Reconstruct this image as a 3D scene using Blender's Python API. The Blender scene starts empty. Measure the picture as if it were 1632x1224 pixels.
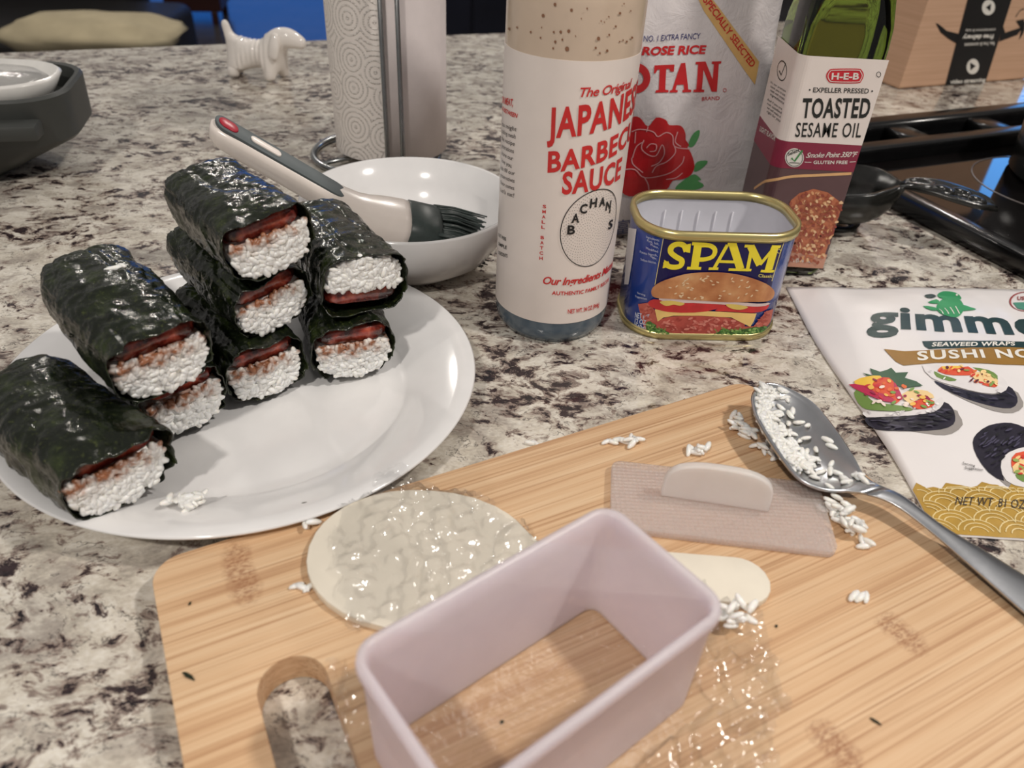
import bpy, bmesh, math, random
import numpy as np
from mathutils import Vector, Matrix, noise
# ------------------------------------------------------------------ camera, world, lights, exposure
scene = bpy.context.scene
col = scene.collection
FPX, PITCH, ROLL, CAMH = 1219.5, math.radians(36.249), math.radians(3.1706), .27727
cF = np.array([0, math.cos(PITCH), -math.sin(PITCH)])
_u = np.array([0, math.sin(PITCH), math.cos(PITCH)]); _r = np.array([1., 0, 0])
cU = _u*math.cos(ROLL) - _r*math.sin(ROLL)
cR = _r*math.cos(ROLL) + _u*math.sin(ROLL)
cC = np.array([0, 0, CAMH])
cam = bpy.data.cameras.new('camera'); camo = bpy.data.objects.new('camera', cam); col.objects.link(camo)
camo.matrix_world = Matrix(((cR[0], cU[0], -cF[0], 0), (cR[1], cU[1], -cF[1], 0), (cR[2], cU[2], -cF[2], CAMH), (0, 0, 0, 1)))
cam.sensor_width = 36; cam.lens = FPX/1632*36; cam.clip_start = .01; cam.clip_end = 60
cam.dof.use_dof = True; cam.dof.focus_distance = .47; cam.dof.aperture_fstop = 9.5
scene.camera = camo
scene.view_settings.view_transform = 'Standard'; scene.view_settings.look = 'None'
scene.view_settings.gamma = 1; scene.view_settings.use_curve_mapping = False
scene.view_settings.exposure = -.12
scene.cycles.use_denoising = True
scene.cycles.max_bounces = 10; scene.cycles.transparent_max_bounces = 16
scene.cycles.caustics_reflective = False; scene.cycles.caustics_refractive = False
scene.cycles.sample_clamp_indirect = 6
W = bpy.data.worlds.new('world'); scene.world = W; W.use_nodes = True
W.node_tree.nodes['Background'].inputs[0].default_value = (1, .955, .92, 1)
W.node_tree.nodes['Background'].inputs[1].default_value = .26
CEIL = 1.55
LAMPS = [  # position (x,y), power: recessed ceiling downlights of the kitchen
    (1.05, .12, 22.), (1.67, 3.58, 11.), (-1.35, 2.9, 20.), (-.45, -.85, 21.), (.35, 2.1, 11.)]
for i, (x, y, pw) in enumerate(LAMPS):
    l = bpy.data.lights.new('downlight', 'AREA'); l.shape = 'DISK'; l.size = .13; l.energy = pw
    l.color = (1, .935, .86)
    o = bpy.data.objects.new('downlight_lamp', l); col.objects.link(o); o.location = (x, y, CEIL - .012)

# ------------------------------------------------------------------ survey helpers (photo measurements -> places on real surfaces)
def ray(x, y): return cF + (x-816)/FPX*cR - (y-612)/FPX*cU
def G(x, y, z=0.):
    d = ray(x, y); return cC + d*((z-CAMH)/d[2])
def AtY(x, y, yy):
    d = ray(x, y); return cC + d*(yy/d[1])
def Pj(v):
    v = np.asarray(v, float)-cC; w = v@cF
    return np.array([816+FPX*(v@cR)/w, 612-FPX*(v@cU)/w])
# ------------------------------------------------------------------ object helpers
def tag(o, label=None, cat=None, group=None, kind=None):
    if label: o['label'] = label
    if cat: o['category'] = cat
    if group: o['group'] = group
    if kind: o['kind'] = kind
    return o
def thing(name, label, cat, loc=(0, 0, 0), group=None, mat=None):
    o = bpy.data.objects.new(name, None); col.objects.link(o); o.empty_display_size = .02
    o.matrix_basis = mat if mat is not None else Matrix.Translation(Vector([float(q) for q in loc]))
    tag(o, label, cat, group)
    return o
def full(o):
    return (full(o.parent) @ o.matrix_parent_inverse if o.parent else Matrix()) @ o.matrix_basis
def obj(name, data, mat=None, parent=None, local=False, smooth=True):
    if isinstance(data, bmesh.types.BMesh):
        m = bpy.data.meshes.new(name); data.to_mesh(m); data.free()
    elif isinstance(data, tuple):
        m = bpy.data.meshes.new(name); m.from_pydata([tuple(map(float, v)) for v in data[0]], [], [tuple(map(int, f)) for f in data[1]]); m.validate()
    else: m = data
    if smooth and len(m.polygons): m.polygons.foreach_set('use_smooth', [True]*len(m.polygons))
    m.update()
    o = bpy.data.objects.new(name, m); col.objects.link(o)
    if mat is not None:
        for k in (mat if isinstance(mat, (list, tuple)) else [mat]): m.materials.append(k)
    if parent is not None:
        o.parent = parent
        if not local: o.matrix_parent_inverse = full(parent).inverted()
    return o
def sharp(o, ang=35):
    m = o.data; bm = bmesh.new(); bm.from_mesh(m)
    for e in bm.edges:
        e.smooth = not (len(e.link_faces) == 2 and e.calc_face_angle(0) > math.radians(ang))
    bm.to_mesh(m); bm.free(); return o
def lathe(prof, c=(0, 0, 0), seg=64, closed=False):
    V = []; Fc = []; n = len(prof)
    for k in range(seg):
        a = 2*math.pi*k/seg
        for r, z in prof: V.append((c[0]+r*math.cos(a), c[1]+r*math.sin(a), c[2]+z))
    for k in range(seg):
        k2 = (k+1) % seg
        for i in range(n-1 if not closed else n):
            j = (i+1) % n
            Fc.append((k*n+i, k2*n+i, k2*n+j, k*n+j))
    bm = bmesh.new(); vs = [bm.verts.new(v) for v in V]
    for f in Fc:
        bm.faces.new([vs[q] for q in f])
    bmesh.ops.remove_doubles(bm, verts=bm.verts, dist=1e-6); bmesh.ops.recalc_face_normals(bm, faces=bm.faces)
    return bm
def boxbm(c, s, rot=0., bev=0., seg=2, bm=None, M=None):
    own = bm or bmesh.new()
    r = bmesh.ops.create_cube(own, size=1)
    mm = M if M is not None else Matrix.Translation(Vector(c)) @ Matrix.Rotation(rot, 4, 'Z')
    bmesh.ops.transform(own, matrix=mm @ Matrix.Diagonal((s[0], s[1], s[2], 1)), verts=r['verts'])
    if bev:
        ed = list({e for v in r['verts'] for e in v.link_edges})
        bmesh.ops.bevel(own, geom=ed, offset=bev, segments=seg, profile=.5, affect='EDGES')
    return own
def prism(pts, z0, z1, bev=0., seg=2, holes=()):
    """vertical prism over a 2-D outline (world xy), optional holes"""
    bm = bmesh.new()
    loops = [pts]+list(holes); edges = []
    for L in loops:
        vs = [bm.verts.new((float(p[0]), float(p[1]), z1)) for p in L]
        edges += [bm.edges.new((vs[i], vs[(i+1) % len(vs)])) for i in range(len(vs))]
    bmesh.ops.triangle_fill(bm, use_beauty=True, use_dissolve=False, edges=edges, normal=(0, 0, 1))
    top = list(bm.faces)
    r = bmesh.ops.extrude_face_region(bm, geom=top)
    nv = [g for g in r['geom'] if isinstance(g, bmesh.types.BMVert)]
    bmesh.ops.translate(bm, vec=(0, 0, z0-z1), verts=nv)
    bmesh.ops.recalc_face_normals(bm, faces=bm.faces)
    if bev:
        ed = [e for e in bm.edges if len(e.link_faces) == 2 and e.calc_face_angle(0) > 1.2 and abs(e.verts[0].co.z-e.verts[1].co.z) < 1e-7]
        bmesh.ops.bevel(bm, geom=ed, offset=bev, segments=seg, profile=.5, affect='EDGES', clamp_overlap=True)
    return bm
def rrect(hw, hh, r, n=8):
    out = []
    for cx, cy, a0 in ((hw-r, hh-r, 0), (-hw+r, hh-r, 90), (-hw+r, -hh+r, 180), (hw-r, -hh+r, 270)):
        for k in range(n+1):
            a = math.radians(a0+90*k/n); out.append((cx+r*math.cos(a), cy+r*math.sin(a)))
    return out
def tube(path, rad, seg=10, bm=None, closed=False):
    own = bm or bmesh.new(); P = [Vector([float(q) for q in p]) for p in path]; n = len(P)
    R = rad if isinstance(rad, (list, tuple)) else [rad]*n
    rings = []; up = Vector((0, 0, 1)); prevx = None
    for i in range(n):
        if closed: t = (P[(i+1) % n]-P[i-1]).normalized()
        else: t = (P[min(i+1, n-1)]-P[max(i-1, 0)]).normalized()
        if prevx is None:
            a = up if abs(t.z) < .9 else Vector((1, 0, 0)); x = a.cross(t).normalized()
        else: x = (prevx-t*prevx.dot(t)).normalized()
        prevx = x; y = t.cross(x)
        rings.append([own.verts.new(P[i]+(x*math.cos(2*math.pi*k/seg)+y*math.sin(2*math.pi*k/seg))*R[i]) for k in range(seg)])
    for i in range(n if closed else n-1):
        a, b = rings[i], rings[(i+1) % n]
        for k in range(seg): own.faces.new((a[k], a[(k+1) % seg], b[(k+1) % seg], b[k]))
    if not closed:
        own.faces.new(rings[0][::-1]); own.faces.new(rings[-1])
    return own
def crom(pts, n=6, closed=True):
    P = [np.asarray(p, float) for p in pts]; out = []; N = len(P)
    for i in range(N if closed else N-1):
        if closed: a, b, c, d = P[i-1], P[i], P[(i+1) % N], P[(i+2) % N]
        else: a, b, c, d = P[max(i-1, 0)], P[i], P[i+1], P[min(i+2, N-1)]
        for k in range(n):
            t = k/n
            out.append(.5*((2*b)+(-a+c)*t+(2*a-5*b+4*c-d)*t*t+(-a+3*b-3*c+d)*t**3))
    if not closed: out.append(P[-1])
    return out
def skin(name, verts, edges, radii, mat, parent, sub=2):
    m = bpy.data.meshes.new(name); m.from_pydata([tuple(map(float, v)) for v in verts], edges, []); o = bpy.data.objects.new(name, m); col.objects.link(o)
    mod = o.modifiers.new('s', 'SKIN'); mod.use_smooth_shade = True
    for i, r in enumerate(radii):
        sv = m.skin_vertices[0].data[i]; sv.radius = (r, r) if not isinstance(r, tuple) else r; sv.use_root = (i == 0)
    s2 = o.modifiers.new('u', 'SUBSURF'); s2.levels = sub; s2.render_levels = sub
    dg = bpy.context.evaluated_depsgraph_get(); dg.update()
    me = bpy.data.meshes.new_from_object(o.evaluated_get(dg))
    bpy.data.objects.remove(o)
    return obj(name, me, mat, parent)
# ------------------------------------------------------------------ material helpers
def lin(r, g=None, b=None):
    if g is None: r, g, b = r
    f = lambda c: (c/255/12.92 if c/255 <= .04045 else ((c/255+.055)/1.055)**2.4)
    return (f(r), f(g), f(b), 1)
class N:
    def __init__(s, name):
        s.m = bpy.data.materials.new(name); s.m.use_nodes = True; s.t = s.m.node_tree; s.n = s.t.nodes
        s.p = s.n['Principled BSDF']; s.out = s.n['Material Output']
    def new(s, typ, **kw):
        n = s.n.new(typ)
        for k, v in kw.items():
            if k.startswith('i_'):
                key = k[2:]; key = int(key) if key.isdigit() else key.replace('_', ' ')
                s.set(n.inputs[key], v)
            else: setattr(n, k, v)
        return n
    def set(s, inp, v):
        if isinstance(v, bpy.types.NodeSocket): s.t.links.new(v, inp)
        else: inp.default_value = v
    def b(s, **kw):
        for k, v in kw.items(): s.set(s.p.inputs[k.replace('_', ' ')], v)
        return s
    def coord(s, rot=(0, 0, 0), sc=(1, 1, 1), src='Object', loc=(0, 0, 0)):
        c = s.new('ShaderNodeTexCoord'); mp = s.new('ShaderNodeMapping')
        mp.inputs['Rotation'].default_value = rot; mp.inputs['Scale'].default_value = sc; mp.inputs['Location'].default_value = loc
        s.t.links.new(c.outputs[src], mp.inputs['Vector']); return mp.outputs['Vector']
    def noise(s, vec, scale, detail=3, rough=.5, dist=0., out='Fac'):
        n = s.new('ShaderNodeTexNoise'); n.inputs['Scale'].default_value = scale; n.inputs['Detail'].default_value = detail
        n.inputs['Roughness'].default_value = rough; n.inputs['Distortion'].default_value = dist
        s.t.links.new(vec, n.inputs['Vector']); return n.outputs[out]
    def ramp(s, fac, stops):
        r = s.new('ShaderNodeValToRGB'); e = r.color_ramp.elements
        while len(e) < len(stops): e.new(.5)
        for q, (p, c) in zip(e, stops):
            q.position = p; q.color = c if isinstance(c, tuple) else (c, c, c, 1)
        s.t.links.new(fac, r.inputs[0]); return r.outputs[0]
    def mix(s, fac, a, b, mode='MIX'):
        n = s.new('ShaderNodeMix', data_type='RGBA', blend_type=mode)
        s.set(n.inputs[0], fac); s.set(n.inputs[6], a); s.set(n.inputs[7], b); return n.outputs[2]
    def math(s, op, a, b=None, c=None, clamp=False):
        n = s.new('ShaderNodeMath', operation=op, use_clamp=clamp); s.set(n.inputs[0], a)
        if b is not None: s.set(n.inputs[1], b)
        if c is not None: s.set(n.inputs[2], c)
        return n.outputs[0]
    def bump(s, h, strength=.3, dist=.001):
        n = s.new('ShaderNodeBump'); n.inputs['Strength'].default_value = strength; n.inputs['Distance'].default_value = dist
        s.t.links.new(h, n.inputs['Height']); s.t.links.new(n.outputs[0], s.p.inputs['Normal']); return n.outputs[0]
def plain(name, rgb, rough=.5, metal=0., spec=.5, coat=0., var=.06, vs=60., bump=0.):
    """procedural plain finish: slight colour mottling and optional fine relief"""
    n = N(name); v = n.coord(); f = n.noise(v, vs, 3)
    c = lin(rgb); d = tuple(max(0, q*(1-var)) for q in c[:3])+(1,); e = tuple(min(1, q*(1+var)) for q in c[:3])+(1,)
    n.b(Base_Color=n.ramp(f, [(.3, d), (.7, e)]), Roughness=rough, Metallic=metal, Specular_IOR_Level=spec, Coat_Weight=coat, Coat_Roughness=.08)
    if bump: n.bump(n.noise(v, vs*8, 2), bump, .0005)
    return n.m
# ------------------------------------------------------------------ materials
def m_granite():
    n = N('granite'); v = n.coord(rot=(0, 0, math.radians(-38)), sc=(1, 1.45, 1))
    w = n.noise(v, 16, 3, .55, out='Color')
    vm = n.new('ShaderNodeVectorMath', operation='SUBTRACT', i_0=w, i_1=(.5, .5, .5)).outputs[0]
    vs = n.new('ShaderNodeVectorMath', operation='SCALE', i_0=vm); vs.inputs['Scale'].default_value = .045
    q = n.new('ShaderNodeVectorMath', operation='ADD', i_0=v, i_1=vs.outputs[0]).outputs[0]
    base = n.ramp(n.noise(q, 38, 6, .65), [(.28, lin(146, 139, 130)), (.44, lin(194, 186, 173)), (.60, lin(222, 216, 204)), (.8, lin(184, 174, 163))])
    grey = n.ramp(n.noise(q, 24, 5, .65), [(.50, 0.), (.62, .8)])
    c = n.mix(grey, base, lin(152, 143, 135))
    cluster = n.noise(v, 10, 3, .55)
    dark = n.noise(q, 74, 7, .70)
    dm = n.math('ADD', dark, n.math('MULTIPLY', n.math('SUBTRACT', cluster, .5), .42))
    fl = n.noise(q, 125, 5, .65)
    brown = n.ramp(dm, [(.505, 0.), (.560, .8)])
    c = n.mix(brown, c, n.ramp(fl, [(.35, lin(104, 86, 82)), (.55, lin(132, 112, 102)), (.7, lin(92, 60, 62))]))
    black = n.ramp(n.math('ADD', dm, n.math('MULTIPLY', n.math('SUBTRACT', fl, .5), .26)), [(.570, 0.), (.606, 1.)])
    c = n.mix(black, c, n.ramp(fl, [(.4, lin(28, 26, 30)), (.6, lin(56, 43, 45))]))
    vein = n.ramp(n.math('ABSOLUTE', n.math('SUBTRACT', n.noise(q, 19, 6, .66), .5)), [(.0, 1.), (.010, .0)])
    vmask = n.math('MULTIPLY', vein, n.ramp(fl, [(.44, 0.), (.52, .85)]))
    c = n.mix(vmask, c, lin(62, 55, 56))
    fine = n.noise(v, 420, 2, .5)
    c = n.mix(.22, c, n.ramp(fine, [(.3, 0.25), (.7, .95)]), 'OVERLAY')
    n.b(Base_Color=c, Roughness=n.ramp(fine, [(.3, .07), (.8, .14)]), Specular_IOR_Level=.55)
    return n.m
def m_bamboo(ang, org):
    n = N('bamboo'); 
    c = n.new('ShaderNodeTexCoord'); mp = n.new('ShaderNodeMapping', vector_type='TEXTURE')
    mp.inputs['Location'].default_value = (org[0], org[1], 0); mp.inputs['Rotation'].default_value = (0, 0, ang)
    n.t.links.new(c.outputs['Object'], mp.inputs['Vector']); v = mp.outputs['Vector']
    sx = n.new('ShaderNodeSeparateXYZ', i_0=v)
    X, Y = sx.outputs[0], sx.outputs[1]
    strip = n.math('FLOOR', n.math('DIVIDE', n.math('ADD', Y, n.math('MULTIPLY', n.math('SUBTRACT', n.noise(v, 2, 1), .5), .004)), .0195))
    wn = n.new('ShaderNodeTexWhiteNoise', noise_dimensions='1D', i_W=strip); rnd = wn.outputs['Value']
    st = n.new('ShaderNodeVectorMath', operation='MULTIPLY', i_0=v, i_1=(4, 300, 300)).outputs[0]
    fib = n.noise(st, 1., 4, .65)
    st2 = n.new('ShaderNodeVectorMath', operation='MULTIPLY', i_0=v, i_1=(7, 900, 900)).outputs[0]
    fib2 = n.noise(st2, 1., 2, .5)
    base = n.ramp(fib, [(.32, lin(192, 152, 116)), (.47, lin(214, 178, 140)), (.7, lin(226, 196, 160))])
    base = n.mix(n.ramp(fib2, [(.33, .75), (.46, 0.)]), base, lin(172, 128, 92))
    base = n.mix(n.math('MULTIPLY', rnd, .30), base, lin(206, 164, 122))
    # bamboo knuckles: short stippled bands across single strips
    band = None
    for ka, kb, kw in ((.0335, -.0215, .020), (.2705, -.1670, .012), (.2080, -.1900, .012)):
        dx = n.math('DIVIDE', n.math('ADD', n.math('SUBTRACT', X, ka), n.math('MULTIPLY', n.math('SUBTRACT', n.noise(v, 90, 2), .5), .008)), .0075)
        dy = n.math('DIVIDE', n.math('SUBTRACT', Y, kb), kw)
        d_ = n.math('ADD', n.math('POWER', n.math('ABSOLUTE', dx), 2.), n.math('POWER', n.math('ABSOLUTE', dy), 4.))
        b_ = n.ramp(d_, [(.15, 1.), (1., 0.)]); band = b_ if band is None else n.math('MAXIMUM', band, b_)
    stip = n.ramp(n.noise(n.new('ShaderNodeVectorMath', operation='MULTIPLY', i_0=v, i_1=(420, 900, 600)).outputs[0], 1., 3, .6), [(.42, 0.), (.6, 1.)])
    c2 = n.mix(n.math('MULTIPLY', band, n.math('ADD', n.math('MULTIPLY', stip, .55), .12)), base, lin(136, 82, 52))
    n.b(Base_Color=c2, Roughness=.5, Specular_IOR_Level=.35)
    n.bump(fib2, .12, .0004)
    return n.m
def m_nori():
    n = N('nori'); v = n.coord()
    a = n.noise(v, 60, 4, .6); b = n.noise(v, 420, 4, .65)
    c = n.ramp(a, [(.35, lin(12, 16, 10)), (.55, lin(20, 26, 15)), (.75, lin(46, 56, 26))])
    c = n.mix(n.ramp(b, [(.56, 0.), (.74, .5)]), c, lin(84, 92, 48))
    n.b(Base_Color=c, Roughness=n.ramp(n.noise(v, 130, 3), [(.35, .13), (.65, .26)]), Specular_IOR_Level=.6, Specular_Tint=(1, 1, .94, 1))
    rg = n.new('ShaderNodeTexNoise', noise_type='RIDGED_MULTIFRACTAL', i_Scale=260., i_Detail=2., i_Roughness=.55, i_Lacunarity=2.1, i_Distortion=.5)
    n.t.links.new(n.coord(sc=(.6, 1, 1)), rg.inputs['Vector'])
    h = n.math('ADD', n.math('MULTIPLY', n.noise(v, 520, 2, .6), .5), n.math('MULTIPLY', rg.outputs['Fac'], .4))
    n.bump(h, .7, .0008)
    return n.m
def m_rice(stain_z=None):
    n = N('rice_stained' if stain_z else 'rice'); v = n.coord(); f = n.noise(v, 160, 3)
    c = n.ramp(f, [(.3, lin(236, 233, 226)), (.7, lin(250, 249, 245))])
    if stain_z:
        z = n.new('ShaderNodeSeparateXYZ', i_0=v).outputs[2]
        k = n.math('ADD', z, n.math('MULTIPLY', n.math('SUBTRACT', n.noise(v, 130, 4, .6), .5), .017))
        m = n.new('ShaderNodeMapRange', i_From_Min=stain_z-.004, i_From_Max=stain_z+.0015); n.t.links.new(k, m.inputs['Value'])
        c = n.mix(n.math('MULTIPLY', m.outputs[0], n.ramp(n.noise(v, 150, 2), [(.40, .15), (.58, .95)])), c, lin(146, 84, 40))
    n.b(Base_Color=c, Roughness=.32, Specular_IOR_Level=.5, Subsurface_Weight=.25, Subsurface_Radius=(.004, .003, .002), Subsurface_Scale=.5)
    return n.m
def m_meat():
    n = N('glazed_meat'); v = n.coord(); f = n.noise(v, 170, 4, .6)
    c = n.ramp(f, [(.32, lin(80, 22, 18)), (.5, lin(158, 62, 48)), (.72, lin(196, 104, 80))])
    c = n.mix(n.ramp(n.noise(v, 75, 3), [(.46, 0.), (.6, .95)]), c, lin(46, 14, 14))
    n.b(Base_Color=c, Roughness=.22, Specular_IOR_Level=.6, Coat_Weight=.5, Coat_Roughness=.12); n.bump(f, .5, .001)
    return n.m
def m_film():
    n = N('clear_film'); tr = n.new('ShaderNodeBsdfTransparent', i_0=(.985, .985, .985, 1)); gl = n.new('ShaderNodeBsdfGlossy', i_Roughness=.15)
    v = n.coord(); b = n.new('ShaderNodeBump', i_Strength=.5, i_Distance=.0015); n.t.links.new(n.noise(v, 240, 2), b.inputs['Height'])
    n.t.links.new(b.outputs[0], gl.inputs['Normal'])
    fr = n.new('ShaderNodeLayerWeight', i_Blend=.22); n.t.links.new(b.outputs[0], fr.inputs['Normal'])
    fac = n.math('ADD', n.math('MULTIPLY', fr.outputs['Fresnel'], .30), .09, clamp=True)
    mx = n.new('ShaderNodeMixShader'); n.t.links.new(fac, mx.inputs[0]); n.t.links.new(tr.outputs[0], mx.inputs[1]); n.t.links.new(gl.outputs[0], mx.inputs[2])
    n.t.links.new(mx.outputs[0], n.out.inputs[0]); n.n.remove(n.p)
    return n.m
def m_frost(name, rgb, clear=.2, rough=.35, hexes=False, rad=.012):
    n = N(name); v = n.coord(); f = n.noise(v, 70, 3); c = lin(rgb)
    n.b(Base_Color=n.ramp(f, [(.3, tuple(q*.95 for q in c[:3])+(1,)), (.7, c)]), Roughness=rough, Specular_IOR_Level=.4, Subsurface_Weight=1., Subsurface_Radius=(rad, rad*.93, rad*.95), Subsurface_Scale=1.)
    tr = n.new('ShaderNodeBsdfTransparent', i_0=(.98, .95, .96, 1))
    mx = n.new('ShaderNodeMixShader', i_0=clear); n.t.links.new(n.p.outputs[0], mx.inputs[1]); n.t.links.new(tr.outputs[0], mx.inputs[2])
    if hexes:
        vo = n.new('ShaderNodeTexVoronoi', i_Scale=430., i_Randomness=.12); n.t.links.new(v, vo.inputs['Vector']); n.bump(vo.outputs['Distance'], 1., .0025)
    n.t.links.new(mx.outputs[0], n.out.inputs[0])
    return n.m
def m_glass(name, rgb, rough=.03, mixd=.0):
    n = N(name); v = n.coord(); n.b(Base_Color=n.ramp(n.noise(v, 20, 2), [(.3, lin(rgb)), (.7, tuple(min(1, q*1.1) for q in lin(rgb)[:3])+(1,))]), Roughness=rough, Transmission_Weight=1.-mixd, IOR=1.47)
    return n.m
def m_towel():
    n = N('embossed_paper'); c = n.new('ShaderNodeTexCoord'); sp = n.new('ShaderNodeSeparateXYZ', i_0=c.outputs['Object'])
    th = n.math('MULTIPLY', n.math('ARCTAN2', sp.outputs[1], sp.outputs[0]), .0535)
    q = n.new('ShaderNodeCombineXYZ', i_0=th, i_1=sp.outputs[2]).outputs[0]
    vo = n.new('ShaderNodeTexVoronoi', i_Scale=33., i_Randomness=.7, voronoi_dimensions='2D'); n.t.links.new(q, vo.inputs['Vector'])
    ring = n.math('SINE', n.math('MULTIPLY', vo.outputs['Distance'], 44.))
    dots = n.new('ShaderNodeTexVoronoi', i_Scale=520., voronoi_dimensions='2D', i_Randomness=.25); n.t.links.new(q, dots.inputs['Vector'])
    h = n.math('MULTIPLY', n.ramp(ring, [(.45, 0.), (.8, 1.)]), n.ramp(dots.outputs['Distance'], [(.1, 1.), (.55, .35)]))
    n.b(Base_Color=n.ramp(h, [(0., lin(240, 233, 227)), (1., lin(246, 240, 234))]), Roughness=.9, Specular_IOR_Level=.15); n.bump(h, .85, .0016)
    return n.m
def m_emit(name, rgb, s):
    n = N(name); e = n.new('ShaderNodeEmission', i_0=lin(rgb), i_1=s); n.t.links.new(e.outputs[0], n.out.inputs[0]); n.n.remove(n.p); return n.m
def m_card():
    n = N('cardboard'); v = n.coord(rot=(0, 0, -.41), sc=(1, 1, 60)); f = n.noise(v, 9, 3)
    n.b(Base_Color=n.ramp(f, [(.3, lin(198, 160, 132)), (.7, lin(212, 174, 146))]), Roughness=.8, Specular_IOR_Level=.2); return n.m
def m_floor():
    n = N('floor_tile'); v = n.coord(); br = n.new('ShaderNodeTexBrick', i_Scale=1.6); br.offset = .5
    br.inputs['Color1'].default_value = lin(96, 92, 92); br.inputs['Color2'].default_value = lin(84, 80, 82); br.inputs['Mortar'].default_value = lin(60, 58, 58); br.inputs['Mortar Size'].default_value = .008
    n.t.links.new(v, br.inputs['Vector']); n.b(Base_Color=br.outputs[0], Roughness=.22, Specular_IOR_Level=.7); n.bump(n.noise(v, 6, 2), .15, .01); return n.m
M = dict(
    granite=m_granite(), nori=m_nori(), rice=m_rice(), rice_st=m_rice(.0185), meat=m_meat(), film=m_film(),
    frost=m_frost('lilac_frosted_plastic', (230, 216, 226), .30, rough=.3), press=m_frost('pale_frosted_plastic', (244, 232, 226), .58, hexes=True, rad=.006), fin=m_frost('milky_plastic', (248, 242, 238), .34, rad=.006),
    china=plain('white_china', (232, 231, 231), .12, spec=.55, var=.02), ceramic=plain('white_glazed_ceramic', (236, 230, 224), .1, var=.02),
    paddle=plain('cream_plastic', (232, 224, 208), .35, var=.04), towel=m_towel(), sheet=plain('loose_paper', (228, 219, 218), .9, spec=.15, var=.03, bump=.3),
    chrome=plain('brushed_chrome', (150, 152, 152), .22, 1., var=.1), steel=plain('spoon_steel', (206, 208, 212), .3, 1., var=.08, bump=.04),
    gold=plain('gold_lacquered_tin', (214, 200, 140), .28, .8, var=.06), tinwhite=plain('white_tin_lining', (206, 206, 214), .3, var=.04),
    tinblue=plain('blue_printed_tin', (28, 62, 150), .22, coat=.6, var=.16, vs=25), 
    brushw=plain('white_brush_plastic', (236, 226, 218), .25, coat=.3, var=.03), greyrub=plain('grey_rubber', (86, 94, 96), .5, var=.05), bristle=plain('dark_green_silicone', (52, 62, 60), .4, var=.12, vs=300), red=plain('red_plastic', (168, 26, 48), .3),
    sauceglass=plain('dark_sauce_bottle', (82, 98, 112), .2, coat=.4, var=.08, vs=40), foam=plain('tan_foamy_bottle', (208, 188, 168), .22, coat=.5, var=.05, vs=40), bubble=plain('brown_bubble', (140, 100, 76), .3), cap=plain('red_cap_plastic', (190, 60, 56), .35),
    label=plain('cream_paper_label', (236, 226, 220), .4, var=.02), ink_red=plain('red_print', (206, 44, 44), .45), ink_black=plain('black_print', (30, 30, 32), .5),
    bag=None, green_glass=m_glass('green_bottle_glass', (128, 156, 62)), oil=plain('olive_sesame_oil', (34, 24, 8), .15, coat=.3), 
    iron=plain('seasoned_cast_iron', (28, 28, 26), .2, .0, spec=.6, var=.2, vs=200, bump=.2), blackgl=plain('black_ceramic_glass', (16, 14, 14), .05, spec=.6), blacktrim=plain('black_enamel_trim', (14, 14, 15), .2, var=.2), ringm=plain('grey_burner_print', (128, 120, 118), .4),
    fryer=plain('charcoal_plastic', (58, 60, 58), .5, var=.08, bump=.1), dishw=plain('white_dish_rim', (226, 224, 220), .25), card=m_card(), tape=plain('black_tape', (26, 26, 28), .45), ink_white=plain('white_print', (232, 228, 220), .5),
    floor=m_floor(), wall=plain('grey_wall_paint', (110, 104, 98), .8, var=.03, vs=3), ceil=plain('white_ceiling_paint', (214, 208, 200), .85, var=.02, vs=3), sofa=plain('black_leather', (24, 22, 22), .45, var=.15, vs=14), cushion=plain('beige_fabric', (168, 156, 128), .9, var=.12, vs=10, bump=.3), wood=plain('dark_red_wood', (58, 28, 24), .4, var=.25, vs=6), navy=plain('dark_navy_lacquer', (22, 24, 36), .3, var=.2, vs=5), cabinet=plain('painted_cabinet', (70, 62, 56), .6, var=.04, vs=4), sky=m_emit('bright_evening_sky', (96, 164, 240), 4.), blue=m_emit('blue_evening_glass', (52, 122, 220), 1.15), lampglow=m_emit('lamp_glow', (255, 236, 205), 14), frame=plain('dark_window_frame', (50, 44, 42), .5), flake=plain('nori_crumb', (30, 38, 22), .4), alu=plain('pan_aluminium', (120, 122, 126), .25, 1.))
rnd = random.Random(7)
# ------------------------------------------------------------------ the setting
FLOOR = -.92
def struct(name, bm, mat, label, cat, sm=False):
    o = obj(name, bm, mat, smooth=sm); tag(o, label, cat, kind='structure'); return o
struct('floor', boxbm((-1, 3, FLOOR-.03), (8.8, 12, .06)), M['floor'], 'dark glossy tiled floor beyond the kitchen counter', 'floor')
struct('wall_back', boxbm((-1, 8.95, (CEIL+FLOOR)/2), (8.8, .1, CEIL-FLOOR)), M['wall'], 'dim grey wall at the far end of the room', 'wall')
def window(name, c, s, axis, label, pane='blue'):
    o = bpy.data.objects.new(name, None); col.objects.link(o); o.location = c; tag(o, label, 'window', kind='structure')
    th = .05
    sx, sy = (s[0], th) if axis == 'x' else (th, s[0])
    obj('pane', boxbm(c, (sx-(.12 if axis == 'x' else .03), sy-(.03 if axis == 'x' else .12), s[1]-.12)), M[pane], o, smooth=False)
    for k in (-1, 1):
        d = k*(s[0]-.06)/2
        obj('frame_stile', boxbm((c[0]+(d if axis == 'x' else 0), c[1]+(0 if axis == 'x' else d), c[2]), ((.06, th, s[1]) if axis == 'x' else (th, .06, s[1]))), M['frame'], o, smooth=False)
        obj('frame_rail', boxbm((c[0], c[1], c[2]+k*(s[1]-.06)/2), (sx-(.12 if axis == 'x' else 0), sy-(0 if axis == 'x' else .12), .06)), M['frame'], o, smooth=False)
    return o
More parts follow.
